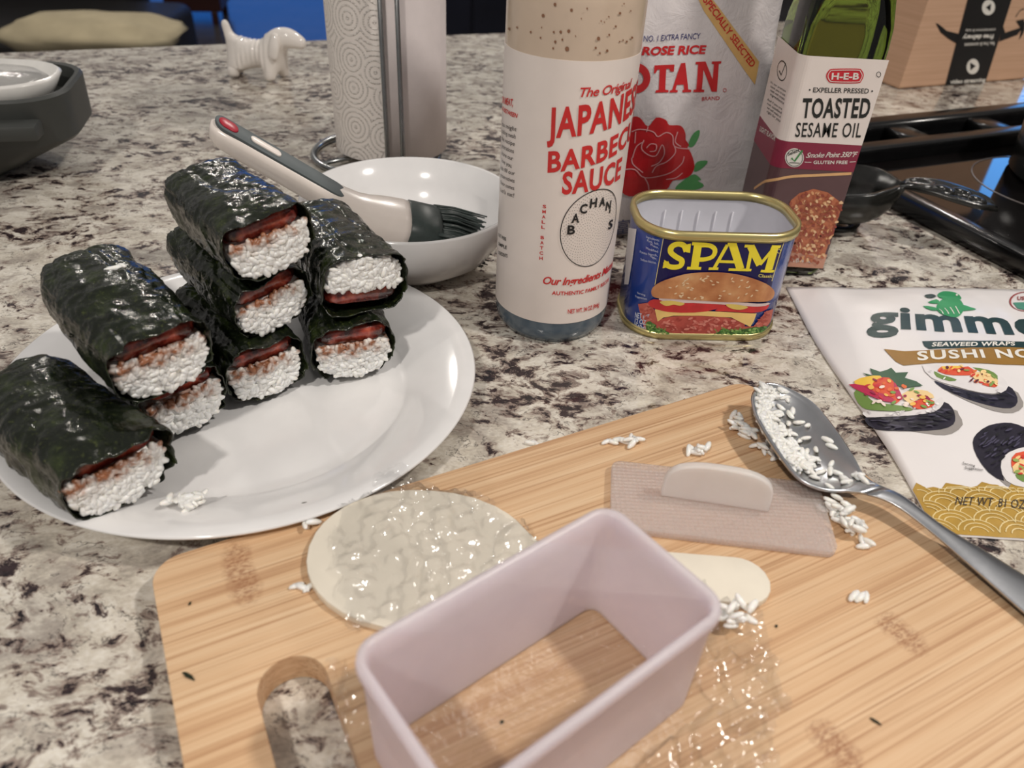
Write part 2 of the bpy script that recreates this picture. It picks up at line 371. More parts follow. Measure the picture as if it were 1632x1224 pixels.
window('window_1', (-2.9, 8.86, FLOOR+1.1), (2.6, 2.1), 'x', 'blue evening patio glass in the far wall')
struct('wall_right', boxbm((3.35, 3, (2.1+FLOOR)/2), (.1, 12, 2.1-FLOOR)), M['wall'], 'dim grey wall to the right of the cooktop', 'wall')
window('window_2', (3.28, 5.3, 1.36), (1.3, .95), 'y', 'blue evening window in the wall beside the cooktop', 'sky')
ER = np.array([math.cos(math.radians(23.5)), math.sin(math.radians(23.5))]); EL = np.array([-ER[1], ER[0]])
def cf(r, l): return ER*r+EL*l       # counter frame -> world xy
t = thing('kitchen_counter', 'speckled cream, grey and black granite kitchen counter', 'counter', (0, .6, -.9))
obj('worktop', prism([cf(-1.7, -.10), cf(1.9, -.10), cf(1.9, 1.253), cf(-1.7, 1.253)], -.035, 0, .004, 3), M['granite'], t, smooth=False)
obj('cabinet', prism([cf(-1.6, -.04), cf(1.85, -.04), cf(1.85, .95), cf(-1.6, .95)], FLOOR, -.035), M['cabinet'], t, smooth=False)
# living area behind the counter
t = thing('sofa', 'black leather sofa in the dim room behind the counter', 'sofa', (-2.2, 3.9, FLOOR))
obj('seat', boxbm((-2.62, 3.55, FLOOR+.215), (2.0, .9, .41), .1, .06, 4), M['sofa'], t)
obj('backrest', boxbm((-2.98, 4.15, FLOOR+.45), (2.0, .3, .86), .1, .08, 4), M['sofa'], t)
def pillow(name, c, s, rz, label):
    bm = bmesh.new(); bmesh.ops.create_uvsphere(bm, u_segments=24, v_segments=14, radius=1)
    for v in bm.verts:
        a = v.co; k = Vector((math.copysign(abs(a.x)**.6, a.x), math.copysign(abs(a.y)**.6, a.y), a.z*(1-.25*abs(a.x*a.y))))
        k += Vector((noise.noise(k*2.1), noise.noise(k*2.3+Vector((5, 0, 0))), noise.noise(k*1.9+Vector((0, 7, 0)))))*.16
        v.co = k
    bmesh.ops.transform(bm, matrix=Matrix.Translation(c) @ Matrix.Rotation(rz, 4, 'Z') @ Matrix.Diagonal((*s, 1)), verts=bm.verts)
    tag(obj(name, bm, M['cushion']), label, 'cushion')
g = G(120, 60, -.42)
pillow('cushion', (g[0]+.02, g[1]+.1, -.43), (.30, .19, .07), .1, 'rumpled beige cushion lying on the black sofa')
g = G(20, 60, -.42)
pillow('throw_blanket', (g[0]-.50, g[1]+.08, -.445), (.26, .2, .055), -.2, 'beige throw bunched on the sofa beside the cushion')
t = thing('side_table', 'dark red wooden side table beside the sofa', 'table', (-2.31, 5.75, FLOOR))
obj('table_top', boxbm((-2.31, 5.75, FLOOR+.74), (.40, .5, .04), .2, .01), M['wood'], t, smooth=False)
obj('cupboard', boxbm((-2.31, 5.75, FLOOR+.40), (.36, .46, .64), .2, .008), M['wood'], t, smooth=False)
for a in (-1, 1):
    for b in (-1, 1): obj('leg', boxbm((-2.31+a*.14-b*.03, 5.75+b*.18, FLOOR+.04), (.04, .04, .08), .2, .005), M['wood'], t, smooth=False)
t = thing('media_console', 'low dark navy console with a red wood plinth behind the paper towels', 'cabinet', (-.2, 4.4, FLOOR))
obj('body', boxbm((-.05, 4.5, FLOOR+.46), (1.55, .45, .80), 0, .01), M['navy'], t, smooth=False)
obj('plinth', boxbm((-.05, 4.48, FLOOR+.03), (1.57, .47, .06), 0, .004), M['wood'], t, smooth=False)
for k in range(3): obj('door', boxbm((-.05+(k-1)*.51, 4.266, FLOOR+.46), (.49, .02, .72), 0, .004), M['navy'], t, smooth=False)
# ------------------------------------------------------------------ cooktop
SO = np.array([.385, .600]); sr_ = np.array([math.cos(math.radians(24)), math.sin(math.radians(24))]); sl_ = np.array([-sr_[1], sr_[0]])
def sf(r, l): return SO+sr_*r+sl_*l
def squad(r0, r1, l0, l1): return [sf(r0, l0), sf(r1, l0), sf(r1, l1), sf(r0, l1)]
t = thing('cooktop', 'black glass cooktop with a slotted rear vent set into the granite', 'stove', (*sf(.35, 0), 0))
obj('frame_edge', prism(squad(0, .016, -.36, .175), .0005, .0185, .003), M['blacktrim'], t)
obj('glass', prism(squad(.016, .74, -.36, .175), .0005, .0125, .001), M['blackgl'], t, smooth=False)
v = obj('vent', prism(squad(0, .74, .176, .198), .0005, .027, .005, 3), M['blacktrim'], t); sharp(v)
obj('vent_back_bar', prism(squad(0, .74, .240, .264), .0005, .028, .005, 3), M['blacktrim'], v)
obj('vent_floor', prism(squad(0, .74, .198, .240), .0005, .006), M['blacktrim'], v)
for k in range(6):
    r0 = -.004+k*.125+.0
    obj('vent_divider', prism(squad(max(0, r0), r0+.03, .1975, .2405), .006, .0235, .003), M['blacktrim'], v)
obj('burner_ring', lathe([(.083, .0125), (.0843, .0125), (.0843, .0129), (.083, .0129)], (.532, .7386, 0), 96, True), M['ringm'], t)
pc = sf(.242, .056)
t = thing('saucepan', 'dark pot with a steel rim standing on the cooktop', 'pot', (pc[0], pc[1], .0128))
obj('body', lathe([(0, .0), (.088, 0), (.093, .004), (.096, .068), (.093, .068), (.090, .007), (0, .006)], (pc[0], pc[1], .0128), 64), M['iron'], t)
obj('rim', lathe([(.093, .068), (.0975, .068), (.100, .071), (.0975, .074), (.092, .072)], (pc[0], pc[1], .0128), 64, True), M['alu'], t)
# cast-iron spoon rest / small pan: deep bowl narrowing into an ornate handle
A = np.array([.2785, .650]); B = G(1592, 332, .042)[:2]; ax = (B-A)/np.linalg.norm(B-A); sd = np.array([-ax[1], ax[0]]); LL = np.linalg.norm(B-A)
t = thing('cast_iron_pan', 'small black cast-iron pan with an ornate handle behind the sesame oil', 'pan', (A[0], A[1], 0))
V = []; Fc = []; ns, nt = 44, 15
def panw(s):      # half width, rim height, depth along the axis (metres from bowl centre)
    R = .045
    if s < .044: w = math.sqrt(max(0, R*R-s*s)); w = max(w, .0)
    else: w = 0
    k = min(1, max(0, (s-.026)/.03)); k = k*k*(3-2*k)
    hw = (w*(1-k) if w else 0)+k*(.0115+.006*math.sin(min(1, max(0, (s-.05)/.07))*math.pi))
    if s > LL-.02: hw *= math.sqrt(max(.02, 1-((s-LL+.02)/.02)**2))
    hw = max(hw, .002)
    rim = .037+.010*math.sin(min(1, max(0, s+.02)/.1)*math.pi/2)-.006*max(0, (s-LL+.05)/.05)
    dep = .033*max(0, 1-(abs(s)/.048)**4)**.5 if s < .048 else 0
    return hw, rim, dep
for i in range(ns+1):
    s = -.045+(LL+.045)*i/ns; hw, rim, dep = panw(s)
    for j in range(nt):
        q = -1+2*j/(nt-1); z = rim-dep*(1-abs(q)**5)-.0022*(1-q*q)*(1 if dep < .004 else 0)
        p = A+ax*s+sd*hw*q; V.append((p[0], p[1], z))
for i in range(ns):
    for j in range(nt-1): a = i*nt+j; Fc.append((a, a+1, a+nt+1, a+nt))
o = obj('bowl', (V, Fc), M['iron'], t); md = o.modifiers.new('th', 'SOLIDIFY'); md.thickness = .0045; md.offset = -1
def hp(s, q, dz): p = A+ax*s+sd*q; return (p[0], p[1], panw(s)[1]+dz)
hb = bmesh.new()
for s0, q0, rr in ((LL-.062, .002, .0085), (LL-.044, -.0035, .006), (LL-.030, .004, .0055), (LL-.018, -.002, .0045)):
    tube([hp(s0+rr*1.25*math.cos(a*.524), q0+rr*.95*math.sin(a*.524), .0016) for a in range(12)], .0030, 6, hb, True)
tube([hp(LL-.075+k*.006, .0095*math.sin(k*.9), .001) for k in range(12)], .0014, 6, hb)
obj('ornate_relief', hb, M['iron'], t)
obj('foot_ring', lathe([(.018, 0), (.022, .0), (.024, .004), (.018, .004)], (A[0], A[1], .0002), 40, True), M['iron'], t)
# ------------------------------------------------------------------ cardboard box
bc = G(1432, 143, 0)[:2]; bx = ER; by = EL
def bxp(r, l): return bc+bx*r+by*l
t = thing('cardboard_box', 'tan cardboard shipping box with black printed tape at the rear of the counter', 'box', (*bxp(.1375, .12), 0))
BOXH = .24
boxbody = obj('carton', prism([bxp(0, 0), bxp(.252, 0), bxp(.252, .24), bxp(0, .24)], .0005, BOXH, .003), M['card'], t, smooth=False)
# ------------------------------------------------------------------ charcoal roaster at the left edge
fc = np.array([-.520, .668]); fr_ = math.radians(15)
t = thing('roasting_tub', 'charcoal plastic tub with a side ledge, holding a white dish', 'container', (fc[0], fc[1], 0))
def ring(hw, hd, r, z): return [(fc[0]+x*math.cos(fr_)-y*math.sin(fr_), fc[1]+x*math.sin(fr_)+y*math.cos(fr_), z) for x, y in rrect(hw, hd, r, 6)]
def loft(rings, cap0=True, cap1=True):
    bm = bmesh.new(); R = [[bm.verts.new(p) for p in q] for q in rings]; n = len(R[0])
    for a, b in zip(R, R[1:]):
        for k in range(n): bm.faces.new((a[k], a[(k+1) % n], b[(k+1) % n], b[k]))
    if cap0: bm.faces.new(R[0][::-1])
    if cap1: bm.faces.new(R[-1])
    return bm
o = obj('tub', loft([ring(.050, .05, .04, .001), ring(.056, .055, .045, .004), ring(.115, .062, .042, .033), ring(.119, .064, .042, .037), ring(.120, .065, .042, .073), ring(.118, .063, .041, .0755), ring(.114, .059, .038, .0745), ring(.110, .056, .036, .055)]), M['fryer'], t); sharp(o, 40)
le = obj('ledge_handle', boxbm(None, (.12, .022, .013), bev=.003, M=Matrix.Translation((fc[0], fc[1], .054)) @ Matrix.Rotation(fr_, 4, 'Z') @ Matrix.Translation((.042, -.0725, 0))), M['fryer'], t); sharp(le)
t = thing('oval_dish', 'white oval dish with a clear lid lying in the charcoal tub', 'dish', (fc[0], fc[1], .052))
def ell(rx, ry, z, n=40): return [(fc[0]+x*math.cos(fr_)-y*math.sin(fr_), fc[1]+x*math.sin(fr_)+y*math.cos(fr_), z) for x, y in [(rx*math.copysign(abs(math.cos(a))**.75, math.cos(a)), ry*math.copysign(abs(math.sin(a))**.75, math.sin(a))) for a in np.linspace(0, 2*math.pi, n, endpoint=False)]]
obj('body', loft([ell(.07, .03, .0560), ell(.098, .047, .062), ell(.108, .054, .079), ell(.105, .052, .0815), ell(.098, .046, .073)]), M['dishw'], t)
obj('lid', loft([ell(.097, .045, .0745), ell(.09, .040, .080), ell(.03, .012, .086)]), M['film'], t)
# ------------------------------------------------------------------ ceramic dachshund
d0 = np.array([-.3775, 1.012, 0.])
t = thing('dog_figurine', 'glossy white ceramic dachshund figurine standing near the counter edge', 'figurine', (-.34, 1.01, 0))
def dv(x, y, z): return (d0[0]+x, d0[1]+y, z)
vs = [dv(.006, .004, .0325), dv(.026, .0, .031), (dv(.046, -.004, .0315)), dv(.058, -.006, .0365), dv(.066, -.008, .052), dv(.080, -.010, .053), dv(.101, -.012, .046),
      dv(.001, .005, .046), dv(-.004, .006, .066),
      dv(.004, .013, .014), dv(.003, .014, .004), dv(.004, -.008, .014), dv(.003, -.010, .004),
      dv(.052, -.017, .014), dv(.052, -.019, .004), dv(.062, .007, .015), dv(.064, .009, .004)]
dog = skin('body', vs, [(0, 1), (1, 2), (2, 3), (3, 4), (4, 5), (5, 6), (0, 7), (7, 8), (0, 9), (9, 10), (0, 11), (11, 12), (3, 13), (13, 14), (3, 15), (15, 16)],
           [.0185, .0172, .0176, .0195, .0145, .0130, .0056, .0062, .0044, .0085, .0075, .0085, .0075, .0085, .0075, .0085, .0075], M['ceramic'], t, 3)
dm = dog.data
for v in dm.vertices:
    x = v.co.x-d0[0]
    if .010 < x < .052 and v.co.z > .018: v.co += v.normal*.0008*math.sin(x*2*math.pi/.0062)
zmin = min(v.co.z for v in dm.vertices)
for v in dm.vertices: v.co.z = (v.co.z-zmin)*1.06
for s_ in (-1, 1):
    skin('ear', [dv(.066, -.008+s_*.0085, .058), dv(.064, -.009+s_*.0135, .044), dv(.060, -.009+s_*.0145, .027)], [(0, 1), (1, 2)], [.005, (.0085, .0048), (.0075, .0042)], M['ceramic'], t, 2)
# ------------------------------------------------------------------ paper towels on a wire stand
tc = np.array([-.1345, .757]); TR_ = .0535
t = thing('paper_towel_roll', 'white embossed paper towel roll on the wire stand', 'paper towel', (tc[0], tc[1], .012))
bm = lathe([(.020, .012), (TR_, .012), (TR_, .285), (.020, .285)], (0, 0, 0), 96, True)
o = obj('roll', bm, M['towel'], t, local=True); o.matrix_parent_inverse = Matrix.Translation((0, 0, -.012)); sharp(o)
V = []; Fc = []
for i in range(25):      # loose outer sheet along the right-hand front
    a = math.radians(-82+i*4.0); r = TR_+.0008+.0016*max(0, i-6)/18
    for z in (.0115, .1, .2, .284): V.append((tc[0]+r*math.cos(a), tc[1]+r*math.sin(a), z))
for i in range(24):
    for j in range(3): a = i*4+j; Fc.append((a, a+4, a+5, a+1))
o = obj('loose_sheet', (V, Fc), M['sheet'], t); o.modifiers.new('th', 'SOLIDIFY').thickness = .0004
t = thing('paper_towel_stand', 'chrome wire paper towel stand with a double upright arm', 'paper towel holder', (tc[0], tc[1], 0))
ringr = .062; rc = tc+np.array([-.014, -.004])
obj('base_ring', tube([(rc[0]+ringr*math.cos(k*math.pi/24), rc[1]+ringr*math.sin(k*math.pi/24), .0035) for k in range(48)], .0032, 10, None, True), M['chrome'], t)
for k in range(4):
    a = math.pi/4+k*math.pi/2
    obj('base_spoke', tube([(tc[0], tc[1], .006), (rc[0]+ringr*math.cos(a), rc[1]+ringr*math.sin(a), .006)], .0022, 8), M['chrome'], t)
obj('centre_post', tube([(tc[0], tc[1], .004), (tc[0], tc[1], .32)], .005, 12), M['chrome'], t)
for px in (611, 637):
    g = AtY(px, 120, tc[1]-TR_-.007)
    obj('tension_arm', tube([(g[0], tc[1]-TR_-.012, .004), (g[0], tc[1]-TR_-.010, .012), (g[0], tc[1]-TR_-.007, .03), (g[0], tc[1]-TR_-.007, .29)], .0021, 8), M['chrome'], t)
# ------------------------------------------------------------------ bowl and basting brush
BW = np.array([-.0832, .533])
t = obj('sauce_bowl', lathe([(0, .0), (.040, 0), (.044, .002), (.062, .014), (.074, .032), (.0795, .0515), (.0788, .0533), (.0770, .0528), (.071, .033), (.059, .0165), (.042, .0055), (0, .0045)], (*BW, 0), 96), M['china'])
tag(t, 'plain white bowl holding the basting brush behind the plate', 'bowl')
T0 = Vector(G(757, 380, .026)); K0 = Vector(G(578, 343, .051)); E0 = Vector(G(333, 203, .110))   # bristle tip, neck bend, handle end
bd = (K0-T0); YB = bd.length; BL_ = YB+(E0-K0).length; bd.normalize()
bs = bd.cross(Vector((0, 0, 1))).normalized(); bu = bs.cross(bd).normalized()
if bu.z < 0: bu = -bu
# roll the brush so its broad grey inlay faces up and slightly right of the viewer
rot_ = Matrix.Rotation(math.radians(-18), 3, bd); bs = rot_ @ bs; bu = rot_ @ bu
BM = Matrix(((bs.x, bd.x, bu.x, T0.x), (bs.y, bd.y, bu.y, T0.y), (bs.z, bd.z, bu.z, T0.z), (0, 0, 0, 1)))
t = thing('basting_brush', 'white and grey basting brush resting in the white bowl', 'brush', mat=BM)
def bsec(y, hw, hh, n=20, e=.7, zc=0.):
    return [(hw*math.copysign(abs(math.cos(2*math.pi*k/n))**e, math.cos(2*math.pi*k/n)), y, zc+hh*math.copysign(abs(math.sin(2*math.pi*k/n))**e, math.sin(2*math.pi*k/n))) for k in range(n)]
o = obj('handle', loft([bsec(.052, .0185, .0125), bsec(.058, .0188, .0130), bsec(.068, .0180, .0130), bsec(.075, .0170, .0128), bsec(.082, .0150, .0120), bsec(.09, .0130, .0110), bsec(.10, .0114, .0102), bsec(.11, .0103, .0092), bsec(.15, .0100, .0088), bsec(.175, .0100, .0086), bsec(BL_-.006, .0094, .0078), bsec(BL_-.001, .006, .005), bsec(BL_, .002, .002)]), M['brushw'], t, local=True)
def binl(y0, y1, hw, z, name, m, par, th=.0009):
    pts = [(hw*x, y) for x, y in [(-1, y0+hw), (-1, y1-hw)]]
    pts = [(hw*math.cos(a), y1-hw+hw*math.sin(a)) for a in np.linspace(0, math.pi, 9)]+[(hw*math.cos(a), y0+hw+hw*math.sin(a)) for a in np.linspace(math.pi, 2*math.pi, 9)]
    bm = prism(pts, z-.002, z+th, .0004)
    return obj(name, bm, m, par, local=True)
inl = binl(.100, BL_-.003, .0066, .0088, 'grip_inlay', M['greyrub'], t)
binl(BL_-.0185, BL_-.0055, .0044, .0096, 'red_button', M['red'], t)
binl(BL_-.048, BL_-.027, .0028, .0098, 'hang_slot', M['brushw'], t)
obj('collar', loft([bsec(.030, .0186, .0118), bsec(.034, .0192, .0132), bsec(.053, .0191, .0134), bsec(.054, .0184, .012)]), M['bristle'], t, local=True)
hb = bmesh.new()
for i in range(190):
    x = rnd.uniform(-.0165, .0165); z = rnd.uniform(-.0105, .0105)
    y0 = rnd.uniform(-.006, .003)-.004*abs(x)/.016
    tube([(x, .034, z), (x*1.08, .018, z*1.1), (x*1.2+rnd.uniform(-.001, .001), y0, z*.9-.001)], [.0011, .001, .0005], 5, hb)
tag(obj('bristles', hb, M['bristle'], t, local=True), kind='stuff')
dh = BM.to_3x3().inverted() @ (E0-K0).normalized(); dh = dh-Vector((0, 1, 0))
for ch in t.children:            # the neck is bent: the handle rises more steeply than the head
    for v in ch.data.vertices:
        s_ = v.co.y-YB+.012
        if s_ > 0: v.co += dh*(s_*s_/.048 if s_ < .024 else s_-.012)
    ch.data.update()
# ------------------------------------------------------------------ dinner plate
PC = np.array([-.1515, .3527])
t = obj('dinner_plate', lathe([(0, 0.0), (.078, 0), (.086, .001), (.100, .0085), (.120, .0155), (.1295, .0192), (.1302, .0205), (.1290, .0212), (.119, .0182), (.100, .0118), (.0905, .0058), (.088, .0046), (.080, .0040), (0, .0038)], (*PC, 0), 128), M['china'])
tag(t, 'large white dinner plate carrying the seaweed-wrapped rice blocks', 'plate')
# ------------------------------------------------------------------ rice grains
def grain_mesh(seg=7, rings=5):
    bm = bmesh.new(); bmesh.ops.create_uvsphere(bm, u_segments=seg, v_segments=rings, radius=1)
    V = np.array([v.co[:] for v in bm.verts]); Fc = [[v.index for v in f.verts] for f in bm.faces]; bm.free(); return V, Fc
GV, GF = grain_mesh()
def add_grain(Vl, Fl, p, d, r, L=.0033, w=.00175):
    d = np.asarray(d, float); d = d/np.linalg.norm(d)
    a = np.array([0, 0, 1.]) if abs(d[2]) < .8 else np.array([1., 0, 0]); x = np.cross(a, d); x /= np.linalg.norm(x); y = np.cross(d, x)
    k = r.uniform(.85, 1.15); pts = GV[:, :1]*x*w*k*1.05+GV[:, 1:2]*y*w*k*.92+GV[:, 2:]*d*L*k
    pts = pts+np.outer((GV[:, 2]**2), x)*r.uniform(-.0005, .0005)
    b = sum(len(q) for q in Vl); Vl.append(pts+np.asarray(p)); Fl.extend([[i+b for i in f] for f in GF])
# ------------------------------------------------------------------ musubi
def superell(t, W_, H_, e=.62):
    c, s = math.cos(t), math.sin(t)
    return np.array([W_/2*math.copysign(abs(c)**e, c), H_/2+H_/2*math.copysign(abs(s)**e, s)])
def musubi(k, pos, yaw, tilt, roll, L, W_, H_, label, flip=False, back_open=False, lip=.004):
    r = random.Random(100+k); sd_ = Vector((k*3.7, k*1.3, k*5.1))
    yw, ti, ro = (math.radians(q) for q in (yaw, tilt, roll))
    a = Vector((math.cos(yw)*math.cos(ti), math.sin(yw)*math.cos(ti), math.sin(ti)))
    w = -(a.cross(Vector((0, 0, 1))).normalized()); u = a.cross(w)
    if u.z < 0: u = -u
    w2 = w*math.cos(ro)+u*math.sin(ro); u2 = u*math.cos(ro)-w*math.sin(ro)
    MM = Matrix(((a.x, w2.x, u2.x, pos[0]), (a.y, w2.y, u2.y, pos[1]), (a.z, w2.z, u2.z, pos[2]), (0, 0, 0, 1)))
    t = thing('musubi', label, 'rice musubi', mat=MM, group='seaweed-wrapped musubi on the plate')
    # nori wrap
    nx, na = 104, 176; V = []; Fc = []; amp = 1.+.25*((k*7) % 3-1)
    for i in range(nx+1):
        s = i/nx; x0 = -L-.003+(L+.003)*s
        for j in range(na):
            th = 2*math.pi*j/na; y, z = superell(th, W_, H_)
            top = max(0, math.sin(th)); side = abs(math.cos(th))
            rag = noise.noise(Vector((math.cos(th)*2.6, math.sin(th)*2.6, 3.))+sd_)
            endx = lip*(.3+.7*top)+.0046*rag-(.002 if math.sin(th) < -.3 else 0)
            backx = .0038*noise.noise(Vector((math.cos(th)*2.2, math.sin(th)*2.2, 9.))+sd_)
            x = x0+endx*s**3+backx*(1-s)**3
            p = Vector((x*24, y*24, z*24))+sd_
            dd = .0021*noise.noise(p)+.0013*noise.noise(p*2.7)+.0008*noise.noise(p*6.5)
            f1 = noise.noise(p*7.3+Vector((1, 4, 2))); f2 = noise.noise(Vector((p.x*9, p.y*17, p.z*17))+sd_); f3 = noise.noise(p*34)
            dd += amp*(.0011*(.35-abs(f1))+.00062*(.3-abs(f2))+.00022*f3)
            cre = noise.noise(Vector((x*16, y*46, z*46))+sd_*1.7); dd += .0011*max(0, .12-abs(cre))/.12*-1
            yc, zc = 0., H_/2; dy, dz = y-yc, z-zc; ln = math.hypot(dy, dz)
            sag = 0.
            if x > -.014: # the sheet dips and curls where it overhangs the meat
                q = (x+.014)/.018; sag = (.0030*top*(1-.5*side)*q*q)*(1 if not flip else .2)-.0012*q*q*side
            if x < -L+.01: sag += .0025*((-L+.01-x)/.013)**2
            dd -= sag
            y += dy/ln*dd; z += dz/ln*dd
            V.append((x, y, max(z, .0006)))
    for i in range(nx):
        for j in range(na): A_ = i*na+j; B_ = i*na+(j+1) % na; Fc.append((A_, B_, B_+na, A_+na))
    o = obj('nori_wrap', (V, Fc), M['nori'], t, local=True); sm = o.modifiers.new('th', 'SOLIDIFY'); sm.thickness = .0005; sm.offset = 0
    # rice block with individual grains on the cut ends
    zr0, zr1 = (.0016, .60*H_) if not flip else (.42*H_, H_-.0022)
    hs = .5*W_*.91
    def inside(y, z, m=.0):
        yy = abs(y)/(hs-m); zz = abs(z-H_/2)/(H_/2-.0016-m)
        return yy < 1 and zz < 1 and yy**2.7+zz**2.7 < 1 and zr0+m < z < zr1-m*.3
    ys = np.linspace(-hs*.985, hs*.985, 25); ringp = []
    up = []; dn = []
    for y in ys:
        zc_ = (H_/2-.002)*(max(0, 1-(abs(y)/hs)**2.7))**(1/2.7)
        lo, hi = max(zr0, H_/2-zc_), min(zr1, H_/2+zc_)
        if hi <= lo: lo = hi = .5*(zr0+zr1)
        dn.append((y, lo)); up.append((y, hi))
    sec = dn+up[::-1]
    secs = []
    for x in (-L+.004, -L*.6, -L*.3, -.0008): secs.append([(x, y, z) for y, z in sec])
    bmr = loft(secs); bmesh.ops.remove_doubles(bmr, verts=bmr.verts, dist=1e-6)
    mcore = bpy.data.meshes.new('c'); bmr.to_mesh(mcore); bmr.free()
    Vl = [np.array([v.co[:] for v in mcore.vertices])]; Fl = [list(p.vertices) for p in mcore.polygons]
    cnt = 0
    for tr in range(4000):
        y, z = r.uniform(-hs, hs), r.uniform(zr0, zr1)
        if not inside(y, z, .001): continue
        bulge = .0025*(1-(y/hs)**2)
        x = -.0011+bulge*.9+r.uniform(-.0010, .0006)
        ang = r.uniform(0, math.pi); tiltx = r.uniform(-.35, .35)
        add_grain(Vl, Fl, (x, y, z), (tiltx, math.cos(ang), math.sin(ang)), r); cnt += 1
        if cnt > 300: break
    cnt = 0
    for tr in range(800):
        y, z = r.uniform(-hs, hs), r.uniform(zr0, zr1)
        if not inside(y, z, .001): continue
        ang = r.uniform(0, math.pi)
        add_grain(Vl, Fl, (-L+.0036, y, z), (r.uniform(-.4, .4), math.cos(ang), math.sin(ang)), r); cnt += 1
        if cnt > 50: break
    obj('rice', (np.concatenate(Vl), Fl), M['rice'] if flip else M['rice_st'], t, local=True)
    # glazed meat slice
    z0, z1 = (.60*H_, .60*H_+.0098) if not flip else (.16*H_, .42*H_)
    rr = [(y*(.44*W_), z0+(z1-z0)*(.5+.5*z)) for y, z in [(math.copysign(abs(math.cos(q))**.45, math.cos(q)), math.copysign(abs(math.sin(q))**.6, math.sin(q))) for q in np.linspace(0, 2*math.pi, 28, endpoint=False)]]
    ms = []
    for i, x in enumerate(np.linspace(-L+.011, -.0015, 22)):
        e = 1.
        if i < 9: e = .72+.03*i
        if i == 21: e = .82
        ms.append([(x+.0012*noise.noise(Vector((y*90, z*90, 4))+sd_), y*e, (z-(z0+z1)/2)*e+(z0+z1)/2+.0011*noise.noise(Vector((x*50, y*50, z*30))+sd_)) for y, z in rr])
    obj('meat_slice', loft(ms), M['meat'], t, local=True)
    return t
MUS = [
    ((-.1742, .2455, .0172), -36, 1, -4, .088, .0500, .0375, 'seaweed-wrapped rice musubi lying alone at the near rim of the plate', False, .007),
    ((-.1640, .2910, .0490), -45, -1, 3, .090, .0475, .0385, 'seaweed-wrapped musubi on top of the left stack, two grains on its back', False, .006),
    ((-.1690, .3105, .0085), -46, 0, 2, .086, .0435, .0390, 'seaweed-wrapped musubi at the bottom of the left stack', False, .003),
    ((-.1225, .3475, .0858), -49, 2, 8, .086, .0465, .0345, 'topmost seaweed-wrapped musubi of the three-high middle stack', False, .004),
    ((-.1300, .3560, .0465), -46, -1, 9, .085, .0440, .0350, 'seaweed-wrapped musubi in the middle of the three-high stack', False, .003),
    ((-.1370, .3445, .0075), -50, 0, 2, .085, .0435, .0380, 'seaweed-wrapped musubi at the bottom of the three-high stack', False, .003),
    ((-.0855, .3715, .0487), -58, 2, -5, .090, .0475, .0370, 'upside-down seaweed-wrapped musubi on top of the right stack', True, .004),
    ((-.0935, .3672, .0074), -65, -3, -2, .085, .0460, .0385, 'seaweed-wrapped musubi at the bottom of the right stack', False, .002)]
for k, (p, yw, ti, ro, L, w_, h_, lb, fl, lip) in enumerate(MUS): musubi(k, p, yw, ti, ro, L, w_, h_, lb, fl, lip=lip)
# ------------------------------------------------------------------ cutting board
BA = math.radians(29.0); e1 = np.array([math.cos(BA), math.sin(BA)]); e2 = np.array([e1[1], -e1[0]])
BO = G(245, 905, .015)[:2]-e1*.0015-e2*.0035; BLN, BWD, BT = .333, .232, .015
def bp(a, b): return BO+e1*a+e2*b
bamboo = m_bamboo(BA, BO)
outl = [bp(BLN/2+x, BWD/2-y) for x, y in rrect(BLN/2, BWD/2, .013, 8)]
hole = [bp(.0405+x, .118-y) for x, y in rrect(.0128, .0475, .0126, 10)][::-1]
o = obj('cutting_board', prism(outl, .0006, BT, .0022, 3, holes=[hole]), bamboo); sharp(o, 50)
tag(o, 'bamboo cutting board with a slot handle lying on the granite', 'cutting board')
# ------------------------------------------------------------------ rice paddle
pts = []
def phw(s):
    hd = .0392*math.sqrt(max(0, 1-abs((s-.050)/.050)**2.2)) if s < .1 else 0
    hn = .0125 if s > .075 else 0
    if s > .1875: hn *= math.sqrt(max(0, 1-((s-.1875)/.0125)**2))
    return max(hd, hn)
SS = [0, .001, .003, .006, .01, .015, .022, .03, .04, .05, .06, .07, .08, .086, .09, .094, .1, .12, .15, .1875, .1905, .194, .197, .199, .2]
def pmid(s): return np.array([-.0845+s, .2240-.0055*max(0, s-.03)/.17])
PZ = .0155
outl = [pmid(s)+np.array([0, phw(s)]) for s in SS]+[pmid(s)-np.array([0, phw(s)]) for s in SS[-2:0:-1]]
t = obj('rice_paddle', prism([tuple(q) for q in outl][::-1], PZ, PZ+.0042, .0014, 3), M['paddle'])
sharp(t, 60); tag(t, 'cream plastic rice paddle lying flat under the clear wrap', 'rice paddle')
# ------------------------------------------------------------------ musubi mould and press
mc0, mc1, mc2 = G(578, 1040, .071)[:2], G(970, 815, .071)[:2], G(1140, 960, .071)[:2]
mx = (mc1-mc0)/np.linalg.norm(mc1-mc0); my = np.array([mx[1], -mx[0]])
ML, MW = np.linalg.norm(mc1-mc0)+.0085, abs((mc2-mc1)@my)+.0095
mcen = (mc0+mc1)/2+my*(MW/2-.0045)
def mring(hw, hd, r, z): return [(*(mcen+mx*x+my*(-y)), z) for x, y in rrect(hw, hd, r, 6)]
MZ = .0165; hw, hd = ML/2, MW/2
prof = [(.0026, MZ), (.0022, MZ+.02), (.0016, MZ+.047), (.0002, MZ+.049), (0., MZ+.052), (.0004, MZ+.0542), (.0022, MZ+.0546), (.0036, MZ+.053), (.0042, MZ+.045), (.0048, MZ+.02), (.0052, MZ)]
bm = bmesh.new(); R = [[bm.verts.new(p) for p in mring(hw-o_, hd-o_, .0095-o_*.9, z)] for o_, z in prof]; n = len(R[0])
